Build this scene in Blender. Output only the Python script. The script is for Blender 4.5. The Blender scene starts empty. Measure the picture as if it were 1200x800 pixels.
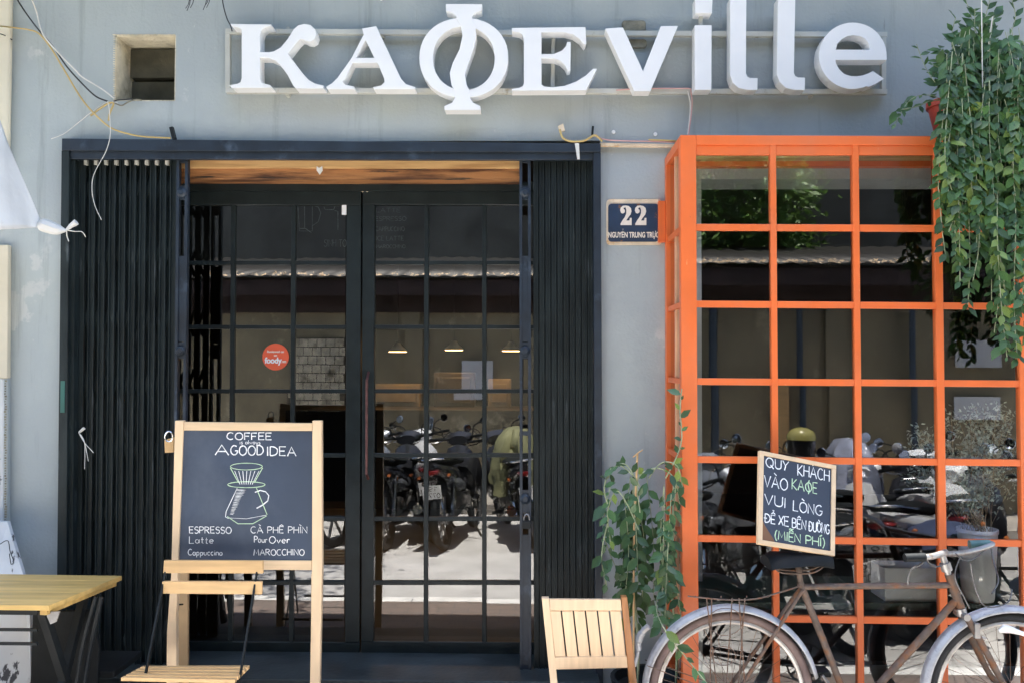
import bpy, math, random, unicodedata
from mathutils import Vector, Matrix, Euler
from mathutils.geometry import tessellate_polygon
R = random.Random(7)
sc = bpy.context.scene
C = sc.collection
PI = math.pi
# ------------------------------------------------------------------ camera
F = 1000.0
CAM = Vector((0, -4.18, 1.65))
yaw, pitch, roll = 0.0200, 0.0258, 0.0026
fw = Vector((-math.sin(yaw)*math.cos(pitch), math.cos(yaw)*math.cos(pitch), math.sin(pitch)))
rt = Vector((math.cos(yaw), math.sin(yaw), 0))
up = rt.cross(fw)
rt, up = rt*math.cos(roll)+up*math.sin(roll), up*math.cos(roll)-rt*math.sin(roll)
cd = bpy.data.cameras.new('camera'); cam = bpy.data.objects.new('camera', cd); C.objects.link(cam)
m = Matrix((rt, up, -fw)).transposed().to_4x4(); m.translation = CAM
cam.matrix_world = m
cd.sensor_width = 36; cd.lens = 36*F/1200; cd.clip_start = 0.05; cd.clip_end = 500
sc.camera = cam
# ------------------------------------------------------------------ light
SUN_EL = math.radians(83)
w = bpy.data.worlds.new('World'); sc.world = w; w.use_nodes = True
nt = w.node_tree; nt.nodes.clear()
sky = nt.nodes.new('ShaderNodeTexSky'); sky.sky_type = 'NISHITA'; sky.sun_disc = False
sky.sun_elevation = SUN_EL; sky.sun_rotation = math.radians(0); sky.altitude = 10; sky.dust_density = 1.5
bg = nt.nodes.new('ShaderNodeBackground'); bg.inputs[1].default_value = 0.135
wo = nt.nodes.new('ShaderNodeOutputWorld')
nt.links.new(sky.outputs[0], bg.inputs[0]); nt.links.new(bg.outputs[0], wo.inputs[0])
sl = bpy.data.lights.new('sun', 'SUN'); sl.energy = 5.0; sl.angle = math.radians(0.5); sl.color = (1, .955, .88)
so = bpy.data.objects.new('sun', sl); C.objects.link(so)
sdir = Vector((0, math.cos(SUN_EL), math.sin(SUN_EL)))
so.rotation_euler = sdir.to_track_quat('Z', 'Y').to_euler(); so.location = (0, 3, 12)
vs = sc.view_settings; vs.view_transform = 'Standard'; vs.look = 'None'; vs.gamma = 1
vs.exposure = 2.46
sc.cycles.max_bounces = 10; sc.cycles.glossy_bounces = 6; sc.cycles.transparent_max_bounces = 24
sc.cycles.diffuse_bounces = 4; sc.cycles.sample_clamp_indirect = 6; sc.cycles.caustics_reflective = False
# ------------------------------------------------------------------ picture maths
def ray(px, py): return fw*F + rt*(px-600) - up*(py-400)
def W(px, py, Y):
    d = ray(px, py); t = (Y-CAM.y)/d.y
    return CAM + d*t
def H(px, py, z):
    d = ray(px, py); t = (z-CAM.z)/d.z
    return CAM + d*t
# ------------------------------------------------------------------ materials
MATS = {}
def mat(name, col, rough=.6, metal=0, var=.12, scale=6, bump=.05, col2=None, thr=(.35, .65), stretch=None, spec=.5, coat=0, rand=0, bscale=None, detail=5):
    m = bpy.data.materials.new(name); m.use_nodes = True
    n = m.node_tree.nodes; l = m.node_tree.links
    b = n['Principled BSDF']
    tc = n.new('ShaderNodeTexCoord'); mp = n.new('ShaderNodeMapping')
    if stretch: mp.inputs['Scale'].default_value = stretch
    l.new(tc.outputs['Object'], mp.inputs[0])
    no = n.new('ShaderNodeTexNoise'); no.inputs['Scale'].default_value = scale; no.inputs['Detail'].default_value = detail
    l.new(mp.outputs[0], no.inputs[0])
    cr = n.new('ShaderNodeValToRGB')
    cr.color_ramp.elements[0].position = thr[0]; cr.color_ramp.elements[1].position = thr[1]
    c1 = col2 if col2 else tuple(max(0, c*(1-var)) for c in col)
    c0 = col if col2 else tuple(min(1, c*(1+var)) for c in col)
    cr.color_ramp.elements[0].color = (*c1, 1); cr.color_ramp.elements[1].color = (*c0, 1)
    l.new(no.outputs[0], cr.inputs[0])
    out = cr.outputs[0]
    if rand:
        oi = n.new('ShaderNodeObjectInfo'); hs = n.new('ShaderNodeHueSaturation')
        mr = n.new('ShaderNodeMapRange'); mr.inputs[3].default_value = 1-rand; mr.inputs[4].default_value = 1+rand
        l.new(oi.outputs['Random'], mr.inputs[0]); l.new(mr.outputs[0], hs.inputs['Value']); l.new(out, hs.inputs['Color']); out = hs.outputs[0]
    l.new(out, b.inputs['Base Color'])
    b.inputs['Roughness'].default_value = rough; b.inputs['Metallic'].default_value = metal
    b.inputs['Specular IOR Level'].default_value = spec; b.inputs['Coat Weight'].default_value = coat
    if bump:
        n2 = n.new('ShaderNodeTexNoise'); n2.inputs['Scale'].default_value = bscale or scale*8; n2.inputs['Detail'].default_value = 4
        l.new(mp.outputs[0], n2.inputs[0])
        bp = n.new('ShaderNodeBump'); bp.inputs['Strength'].default_value = bump; bp.inputs['Distance'].default_value = .01
        l.new(n2.outputs[0], bp.inputs['Height']); l.new(bp.outputs[0], b.inputs['Normal'])
    MATS[name] = m; return m
def layer(m, col, scale, thr, stretch=(1, 1, 1), seed=0):
    """wear or dirt with a shape of its own, mixed over the base colour"""
    n = m.node_tree.nodes; l = m.node_tree.links; b = n['Principled BSDF']
    src = b.inputs['Base Color'].links[0].from_socket
    tc = n.new('ShaderNodeTexCoord'); mp = n.new('ShaderNodeMapping'); mp.inputs['Scale'].default_value = stretch; mp.inputs['Location'].default_value = (seed, seed*.7, seed*.3)
    l.new(tc.outputs['Object'], mp.inputs[0])
    no = n.new('ShaderNodeTexNoise'); no.inputs['Scale'].default_value = scale; no.inputs['Detail'].default_value = 8; no.inputs['Roughness'].default_value = .65
    l.new(mp.outputs[0], no.inputs[0])
    mr = n.new('ShaderNodeMapRange'); mr.inputs[1].default_value = thr[0]; mr.inputs[2].default_value = thr[1]; l.new(no.outputs[0], mr.inputs[0])
    mx = n.new('ShaderNodeMix'); mx.data_type = 'RGBA'
    l.new(mr.outputs[0], mx.inputs[0]); l.new(src, mx.inputs[6]); mx.inputs[7].default_value = (*col, 1)
    l.new(mx.outputs[2], b.inputs['Base Color'])
def glass(name, tint=(.9, .93, .92), ior=1.6, rough=0.0, boost=1.0, bump=.0):
    m = bpy.data.materials.new(name); m.use_nodes = True
    n = m.node_tree.nodes; l = m.node_tree.links; n.clear()
    o = n.new('ShaderNodeOutputMaterial'); mx = n.new('ShaderNodeMixShader')
    g = n.new('ShaderNodeBsdfGlossy'); g.inputs['Roughness'].default_value = rough
    t = n.new('ShaderNodeBsdfTransparent'); t.inputs[0].default_value = (*tint, 1)
    fr = n.new('ShaderNodeFresnel'); fr.inputs[0].default_value = ior
    mu = n.new('ShaderNodeMath'); mu.operation = 'MULTIPLY'; mu.inputs[1].default_value = boost; mu.use_clamp = True
    l.new(fr.outputs[0], mu.inputs[0]); l.new(mu.outputs[0], mx.inputs[0]); l.new(t.outputs[0], mx.inputs[1]); l.new(g.outputs[0], mx.inputs[2])
    if bump:
        tc = n.new('ShaderNodeTexCoord'); no = n.new('ShaderNodeTexNoise'); no.inputs['Scale'].default_value = 2.2; no.inputs['Detail'].default_value = 1
        bp = n.new('ShaderNodeBump'); bp.inputs['Strength'].default_value = bump; bp.inputs['Distance'].default_value = .01
        l.new(tc.outputs['Object'], no.inputs[0]); l.new(no.outputs[0], bp.inputs['Height']); l.new(bp.outputs[0], g.inputs['Normal']); l.new(bp.outputs[0], fr.inputs['Normal'])
    l.new(mx.outputs[0], o.inputs[0]); return m
def emit(name, col, s):
    m = bpy.data.materials.new(name); m.use_nodes = True; b = m.node_tree.nodes['Principled BSDF']
    b.inputs['Base Color'].default_value = (*col, 1); b.inputs['Emission Color'].default_value = (*col, 1); b.inputs['Emission Strength'].default_value = s; return m
M_wall = mat('grey_wall_paint', (.405, .446, .44), .8, 0, .05, 1.3, .25, bscale=60)
layer(M_wall, (.34, .375, .385), 1.1, (.48, .75), (1, 1, .45), 3)
layer(M_wall, (.25, .26, .24), 3.2, (.68, .72), (1.6, 1, .25), 31)
layer(M_wall, (.5, .52, .5), 1.6, (.6, .62), (1, 1, 1), 21)
layer(M_wall, (.37, .405, .41), 1.9, (.48, .6), (1, 1, 1), 17)
layer(M_wall, (.29, .32, .315), 2.2, (.56, .72), (5, 5, .35), 6)
layer(M_wall, (.46, .48, .46), 38, (.66, .72), (1, 1, .6), 12)
layer(M_wall, (.42, .44, .42), 9, (.66, .74), (1, 1, 1), 8)
M_plaster = mat('cream_plaster', (.62, .56, .42), .9, 0, .2, 9, .5)
layer(M_plaster, (.22, .19, .13), 6, (.5, .68), seed=2)
M_gate = mat('black_gate_metal', (.015, .022, .023), .5, .0, .35, 14, .12, stretch=(1, 1, .3), spec=.3)
layer(M_gate, (.085, .1, .105), 16, (.6, .72), (1, 1, .18), 5)
M_navy = mat('navy_frame_metal', (.015, .024, .037), .45, 0, .3, 8, .1)
layer(M_navy, (.06, .085, .12), 7, (.58, .74), (1, 1, 1), 1)
M_door = mat('black_door_paint', (.012, .018, .019), .42, 0, .25, 9, .08, spec=.3)
M_step = mat('dark_stone_step', (.032, .042, .045), .45, 0, .3, 5, .2)
M_wood = mat('old_lintel_wood', (.42, .19, .07), .6, 0, 0, 4.5, .5, col2=(.085, .03, .012), thr=(.4, .58), stretch=(.7, 4, 6))
layer(M_wood, (.03, .016, .01), 5, (.6, .66), (.8, 3, 12), 7)
M_woodp = mat('pale_lintel_wood', (.68, .42, .18), .5, 0, 0, 3.5, .3, col2=(.36, .17, .055), thr=(.3, .55), stretch=(.7, 4, 9))
M_pine = mat('pale_pine', (.72, .53, .33), .5, 0, .1, 4, .06, stretch=(3, 8, .8), rand=.06)
M_pineH = mat('pale_pine_rail', (.70, .51, .31), .5, 0, .1, 4, .06, stretch=(.8, 8, 8), rand=.06)
M_slat = mat('varnished_slat', (.64, .41, .19), .42, 0, .12, 4, .06, stretch=(1, 10, 10), rand=.05)
M_slatv = mat('pale_chair_slat', (.66, .5, .33), .45, 0, .08, 4, .05, stretch=(12, 12, .9), rand=.05)
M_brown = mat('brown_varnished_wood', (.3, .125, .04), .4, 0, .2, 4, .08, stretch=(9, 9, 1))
M_table = mat('honey_table_wood', (.62, .41, .14), .42, 0, .16, 3, .04, stretch=(1, 9, 9), rand=.09, spec=.35)
M_board = mat('blackboard', (.035, .052, .085), .6, 0, .18, 3, .05)
layer(M_board, (.085, .105, .14), 2.3, (.48, .78), (1, 1, .7), 4)
M_chalk = mat('white_chalk', (.8, .82, .82), .9, 0, .2, 60, .0)
M_chalkg = mat('green_chalk', (.5, .68, .45), .9, 0, .15, 60, .0)
M_chalkd = mat('dull_chalk', (.38, .42, .42), .9, 0, .3, 60, .0)
M_orange = mat('orange_paint', (.76, .155, .036), .42, 0, .07, 5, .06)
layer(M_orange, (.9, .42, .2), 30, (.67, .72), (1, 1, .5), 6)
layer(M_orange, (.2, .09, .05), 42, (.7, .73), (1, 1, 1), 2)
layer(M_orange, (.68, .17, .06), 4, (.45, .7), (1, 1, .6), 11)
M_white = mat('white_sign_enamel', (.83, .83, .82), .35, 0, .02, 5, .02)
M_whites = mat('sign_frame_tube', (.5, .5, .45), .5, 0, .1, 5, .05)
layer(M_whites, (.3, .24, .15), 12, (.6, .7), seed=3)
M_cream = mat('neighbour_cream_paint', (.66, .6, .46), .8, 0, .08, 3, .3)
M_shabby = mat('peeling_white_board', (.6, .62, .63), .7, 0, .08, 4, .2)
layer(M_shabby, (.04, .04, .045), 9, (.6, .63), (1, 1, .5), 9)
M_tarp = mat('white_tarpaulin', (.74, .74, .72), .6, 0, .06, 4, .2)
layer(M_tarp, (.5, .48, .42), 5, (.6, .8), seed=4)
M_black = mat('black_metal', (.014, .017, .018), .5, 0, .2, 10, .05, spec=.25)
M_blk2 = mat('black_plastic', (.012, .014, .015), .6, 0, .2, 10, .1, spec=.15)
M_cable = mat('black_cable', (.02, .02, .022), .5)
M_cabley = mat('yellowed_cable', (.55, .4, .15), .5)
M_cablew = mat('white_cable', (.7, .68, .62), .5)
M_cablep = mat('pink_cable', (.62, .35, .32), .5)
M_conc = mat('box_concrete', (.25, .23, .17), .9, 0, .3, 20, .5)
M_road = mat('asphalt_road', (.47, .46, .445), .9, 0, .15, 3, .4, bscale=90)
M_line = mat('white_kerb_paint', (.72, .71, .68), .7, 0, .1, 8, .1)
M_yel = mat('ochre_wall_paint', (.34, .29, .19), .85, 0, .15, 1.5, .3)
layer(M_yel, (.17, .15, .1), 1.1, (.42, .7), (1, 1, .6), 2)
layer(M_yel, (.55, .48, .33), 3.1, (.6, .68), (1, 1, .8), 9)
M_darkw = mat('dark_weathered_wall', (.045, .048, .045), .9, 0, .3, 2, .3)
M_tin = mat('corrugated_tin', (.035, .033, .03), .5, .3, .2, 2, .1)
M_soff = mat('dark_fascia', (.05, .032, .03), .8, 0, .3, 4, .1)
M_leaf = mat('vine_leaf', (.085, .175, .045), .38, 0, .25, 30, .0, rand=.45)
M_leafl = mat('light_vine_leaf', (.22, .31, .07), .4, 0, .25, 30, .0, rand=.3)
M_leaf2 = mat('vine_foliage_mass', (.07, .15, .05), .42, 0, .5, 14, .0)
M_treel = mat('tree_foliage', (.13, .24, .05), .5, 0, .5, 3, .0)
M_stem = mat('pale_stem', (.3, .34, .2), .6, 0, .2, 20, .0)
M_stemb = mat('brown_stem', (.22, .16, .09), .7, 0, .2, 20, .0)
M_dry = mat('dried_flowers', (.3, .35, .3), .8, 0, .3, 30, .0)
M_bark = mat('tree_bark', (.12, .09, .065), .9, 0, .3, 8, .5)
M_pot = mat('terracotta_pot', (.5, .06, .03), .5, 0, .15, 6, .1)
M_rust = mat('rusty_frame_paint', (.12, .088, .07), .62, .2, .25, 30, .3)
layer(M_rust, (.2, .085, .035), 22, (.48, .66), seed=4)
M_alu = mat('dull_aluminium', (.34, .33, .32), .4, .7, .15, 15, .1)
layer(M_alu, (.2, .14, .1), 25, (.58, .7), seed=4)
M_fend = mat('scratched_silver_fender', (.4, .41, .43), .4, .15, .12, 30, .15, stretch=(1, 1, 1))
layer(M_fend, (.27, .28, .32), 45, (.56, .66), (1, 1, 1), seed=4)
M_tyreb = mat('faded_brown_tyre', (.18, .13, .12), .85, 0, .15, 20, .2)
M_tyre = mat('black_tyre', (.025, .026, .028), .85, 0, .2, 20, .2)
M_rim = mat('worn_rim', (.55, .53, .5), .4, .6, .2, 20, .1)
M_teal = mat('teal_grip', (.1, .2, .19), .5, 0, .2, 20, .1)
M_plate = mat('enamel_blue', (.022, .042, .085), .4, 0, .2, 10, .1)
layer(M_plate, (.2, .09, .04), 22, (.63, .68), seed=3)
M_cream2 = mat('enamel_cream', (.75, .62, .45), .6, 0, .12, 20, .3)
layer(M_cream2, (.62, .33, .1), 14, (.56, .7), seed=8)
M_letter = mat('enamel_letters', (.8, .72, .62), .5, 0, .05, 20, .0)
M_sticker = mat('red_orange_sticker', (.8, .12, .05), .4, 0, .04, 10, .0)
M_bucket = mat('pale_bucket', (.86, .88, .9), .4, 0, .05, 4, .05)
M_box = mat('white_cardboard', (.72, .74, .77), .7, 0, .05, 4, .1)
M_shelf = mat('dark_green_shelf', (.03, .06, .05), .4, 0, .2, 5, .1)
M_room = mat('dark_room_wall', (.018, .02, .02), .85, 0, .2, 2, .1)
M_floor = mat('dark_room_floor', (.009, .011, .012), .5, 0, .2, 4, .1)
M_bar = mat('bar_timber', (.04, .03, .02), .5, 0, .2, 4, .1)
M_red = mat('red_paint', (.35, .02, .02), .2, 0, .1, 5, 0, coat=.6)
M_wpaint = mat('white_bike_paint', (.7, .71, .72), .2, 0, .03, 5, 0, coat=.6)
M_bpaint = mat('black_bike_paint', (.03, .031, .036), .15, 0, .1, 5, 0, coat=.7)
M_spaint = mat('silver_bike_paint', (.3, .32, .35), .25, .5, .1, 5, 0, coat=.5)
M_tail = mat('red_tail_lens', (.22, .012, .012), .15, 0, .1, 20, 0, coat=.8)
M_amber = mat('amber_lens', (.55, .16, .04), .15, 0, .1, 20, 0, coat=.8)
M_chrome = mat('chrome', (.6, .6, .6), .15, 1, .05, 5, 0)
M_khaki = mat('khaki_cover_cloth', (.2, .2, .1), .8, 0, .2, 4, .3)
M_plastic = mat('cloudy_plastic_sheet', (.36, .39, .5), .25, 0, .25, 5, .5, coat=.5)
M_helm = mat('yellow_helmet_paint', (.42, .38, .13), .2, 0, .05, 5, 0, coat=.6)
M_mirror = mat('mirror_glass', (.7, .75, .8), .05, 1, 0, 5, 0)
M_glass = glass('door_glass', (.7, .74, .73), 1.6, 0, 3.0, bump=.012)
M_bglass = glass('bay_glass', (.96, .98, .97), 1.6, 0, 2.0, bump=.008)
M_lampw = mat('lamp_enamel', (.5, .5, .48), .5)
M_bulb = emit('warm_bulb', (1, .55, .22), 5)
def translucent(m, f=.35):
    n = m.node_tree.nodes; l = m.node_tree.links; b = n['Principled BSDF']; o = [x for x in n if x.type == 'OUTPUT_MATERIAL'][0]
    t = n.new('ShaderNodeBsdfTranslucent'); mx = n.new('ShaderNodeMixShader'); mx.inputs[0].default_value = f
    l.new(b.inputs['Base Color'].links[0].from_socket, t.inputs[0]); l.new(b.outputs[0], mx.inputs[1]); l.new(t.outputs[0], mx.inputs[2]); l.new(mx.outputs[0], o.inputs[0])
for q in (M_leaf, M_leafl, M_leaf2, M_treel): translucent(q)
# brick pavement
def brickmat():
    m = mat('brick_paving', (.2, .16, .14), .85, 0, .2, 3, .3)
    n = m.node_tree.nodes; l = m.node_tree.links; b = n['Principled BSDF']
    src = b.inputs['Base Color'].links[0].from_socket
    tc = n.new('ShaderNodeTexCoord'); br = n.new('ShaderNodeTexBrick'); br.inputs['Scale'].default_value = 1
    br.inputs['Brick Width'].default_value = .2; br.inputs['Row Height'].default_value = .1; br.inputs['Mortar Size'].default_value = .006
    br.inputs['Color1'].default_value = (.2, .145, .12, 1); br.inputs['Color2'].default_value = (.16, .125, .11, 1); br.inputs['Mortar'].default_value = (.09, .085, .08, 1)
    l.new(tc.outputs['Object'], br.inputs[0])
    mx = n.new('ShaderNodeMix'); mx.data_type = 'RGBA'; mx.inputs[0].default_value = .7
    l.new(src, mx.inputs[6]); l.new(br.outputs[0], mx.inputs[7]); l.new(mx.outputs[2], b.inputs['Base Color'])
    return m
M_pave = brickmat()
# ------------------------------------------------------------------ mesh building
class MB:
    def __init__(s): s.v = []; s.f = []
    def add(s, vs, fs):
        k = len(s.v); s.v += [Vector(p) for p in vs]; s.f += [[i+k for i in f] for f in fs]; return s
    def box(s, x0, x1, y0, y1, z0, z1):
        x0, x1 = min(x0, x1), max(x0, x1); y0, y1 = min(y0, y1), max(y0, y1); z0, z1 = min(z0, z1), max(z0, z1)
        return s.add([(x0,y0,z0),(x1,y0,z0),(x1,y1,z0),(x0,y1,z0),(x0,y0,z1),(x1,y0,z1),(x1,y1,z1),(x0,y1,z1)],
                     [(0,3,2,1),(4,5,6,7),(0,1,5,4),(1,2,6,5),(2,3,7,6),(3,0,4,7)])
    def prism(s, pts, off):
        """convex polygon swept by a vector"""
        n = len(pts); off = Vector(off)
        vs = [Vector(p) for p in pts]+[Vector(p)+off for p in pts]
        return s.add(vs, [tuple(range(n)), tuple(range(2*n-1, n-1, -1))]+[(i, (i+1) % n+0, (i+1) % n+n, i+n)[::-1] for i in range(n)])
    def beam(s, a, b, w, h, upv=(0, 0, 1)):
        a = Vector(a); b = Vector(b); d = (b-a).normalized(); u = Vector(upv)
        if abs(d.dot(u)) > .95: u = Vector((0, 1, 0))
        sd = d.cross(u).normalized(); u = sd.cross(d)
        q = [sd*(-w/2)-u*(h/2), sd*(w/2)-u*(h/2), sd*(w/2)+u*(h/2), sd*(-w/2)+u*(h/2)]
        return s.prism([a+x for x in q], b-a)
    def tube(s, pts, r, n=8, caps=True, closed=False):
        pts = [Vector(p) for p in pts]; N = len(pts); rr = r if isinstance(r, (list, tuple)) else [r]*N
        vs = []; prev = None
        for i, p in enumerate(pts):
            if closed: d = pts[(i+1) % N]-pts[i-1]
            else: d = pts[min(i+1, N-1)]-pts[max(i-1, 0)]
            d.normalize()
            if prev is None:
                a = Vector((0, 0, 1)) if abs(d.z) < .9 else Vector((1, 0, 0)); u = d.cross(a).normalized()
            else:
                u = (prev-d*prev.dot(d)); u = u.normalized() if u.length > 1e-6 else d.orthogonal().normalized()
            prev = u; v = d.cross(u)
            for k in range(n):
                t = 2*PI*k/n; vs.append(p+(u*math.cos(t)+v*math.sin(t))*rr[i])
        fs = []
        for i in range(N if closed else N-1):
            j = (i+1) % N
            for k in range(n): fs.append((i*n+k, i*n+(k+1) % n, j*n+(k+1) % n, j*n+k))
        if caps and not closed: fs += [tuple(range(n-1, -1, -1)), tuple(range((N-1)*n, N*n))]
        return s.add(vs, fs)
    def lathe(s, prof, c, axis='Z', n=24):
        c = Vector(c); vs = []; fs = []
        for (r, h) in prof:
            for k in range(n):
                t = 2*PI*k/n; a, b = r*math.cos(t), r*math.sin(t)
                vs.append(c+{'Z': Vector((a, b, h)), 'Y': Vector((a, h, b)), 'X': Vector((h, a, b))}[axis])
        for i in range(len(prof)-1):
            for k in range(n): fs.append((i*n+k, i*n+(k+1) % n, (i+1)*n+(k+1) % n, (i+1)*n+k))
        return s.add(vs, fs)
    def loft(s, secs, n=12, pw=2.4):
        """sections (x, z, halfwidth_y, halfheight, tilt) stacked along x"""
        vs = []; fs = []
        for q in secs:
            x, z, hw, hh = q[:4]; tl = q[4] if len(q) > 4 else 0
            for k in range(n):
                t = 2*PI*k/n; a = math.copysign(abs(math.cos(t))**(2/pw), math.cos(t))*hw; b = math.copysign(abs(math.sin(t))**(2/pw), math.sin(t))*hh
                vs.append((x+b*math.sin(tl), a, z+b*math.cos(tl)))
        for i in range(len(secs)-1):
            for k in range(n): fs.append((i*n+k, i*n+(k+1) % n, (i+1)*n+(k+1) % n, (i+1)*n+k))
        fs += [tuple(range(n-1, -1, -1)), tuple(range((len(secs)-1)*n, len(secs)*n))]
        return s.add(vs, fs)
    def poly(s, loops, off):
        """concave polygon with holes, loops of 3-D points, swept by off"""
        off = Vector(off); flat = [Vector(p) for lp in loops for p in lp]
        tris = tessellate_polygon([[Vector(p) for p in lp] for lp in loops]); n = len(flat)
        fs = [tuple(t) for t in tris]+[tuple(i+n for i in reversed(t)) for t in tris]; k = 0
        for lp in loops:
            L = len(lp)
            for i in range(L): fs.append((k+i, k+(i+1) % L, n+k+(i+1) % L, n+k+i))
            k += L
        return s.add(flat+[p+off for p in flat], fs)
EMPT = {}
def mesh(name, mb, m, smooth=False, bevel=0, org=None):
    me = bpy.data.meshes.new(name)
    org = org or Vector((0, 0, 0))
    me.from_pydata([tuple(v-org) for v in mb.v], [], mb.f); me.materials.append(m)
    me.update()
    import bmesh
    b = bmesh.new(); b.from_mesh(me); bmesh.ops.recalc_face_normals(b, faces=b.faces)
    b.to_mesh(me); b.free()
    if smooth:
        for p in me.polygons: p.use_smooth = True
        try: me.set_sharp_from_angle(angle=math.radians(40))
        except Exception: pass
    return me
def obj(name, mb, m, parent=None, smooth=False, bevel=0, label=None, stuff=False, local=False, kind=None):
    if parent is not None: org = Vector((0, 0, 0)) if local else EMPT[parent.name]
    else:
        xs = [v.x for v in mb.v]; ys = [v.y for v in mb.v]; zs = [v.z for v in mb.v]
        org = Vector(((min(xs)+max(xs))/2, (min(ys)+max(ys))/2, min(zs)))
    me = mesh(name, mb, m, smooth, 0, org)
    o = bpy.data.objects.new(name, me); C.objects.link(o)
    EMPT[o.name] = org
    if parent is not None:
        o.parent = parent
        if not local and parent.type == 'MESH': pass
    else: o.location = org
    if bevel:
        b = o.modifiers.new('bevel', 'BEVEL'); b.width = bevel; b.segments = 2; b.limit_method = 'ANGLE'; b.angle_limit = math.radians(35)
    if label: o['label'] = label
    if stuff: o['kind'] = 'stuff'
    if kind: o['kind'] = kind
    return o
def thing(name, label, cat, loc, group=None, rotz=0):
    o = bpy.data.objects.new(name, None); C.objects.link(o); o.location = loc; o.rotation_euler = (0, 0, rotz)
    o.empty_display_size = .1
    o['label'] = label; o['category'] = cat
    if group: o['group'] = group
    EMPT[o.name] = Vector(loc); return o
def tag(o, label, cat, group=None):
    o['label'] = label; o['category'] = cat
    if group: o['group'] = group
    return o
def clone(name, src, parent):
    o = bpy.data.objects.new(name, src.data); C.objects.link(o); o.parent = parent; return o
def pquad(mb, pts, Y, depth):
    return mb.prism([W(x, y, Y) for x, y in pts], (0, depth, 0))
def pbar(mb, a, b, wpx, Y, depth):
    a = Vector(a); b = Vector(b); d = (b-a).normalized(); n = Vector((-d.y, d.x))*wpx/2
    return pquad(mb, [a-n, b-n, b+n, a+n], Y, depth)
def bez(p, n=10):
    """smooth path through points (Catmull-Rom)"""
    p = [Vector(q) for q in p]; out = []
    for i in range(len(p)-1):
        p0 = p[max(i-1, 0)]; p1 = p[i]; p2 = p[i+1]; p3 = p[min(i+2, len(p)-1)]
        for k in range(n):
            t = k/n
            out.append(.5*((2*p1)+(p2-p0)*t+(2*p0-5*p1+4*p2-p3)*t*t+(3*p1-p0-3*p2+p3)*t**3))
    out.append(p[-1]); return out
def rrect(x0, y0, x1, y1, r, n=5):
    out = []
    for cx, cy, a in ((x1-r, y0+r, -PI/2), (x1-r, y1-r, 0), (x0+r, y1-r, PI/2), (x0+r, y0+r, PI)):
        for k in range(n+1): t = a+PI/2*k/n; out.append((cx+r*math.cos(t), cy+r*math.sin(t)))
    return out
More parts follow.
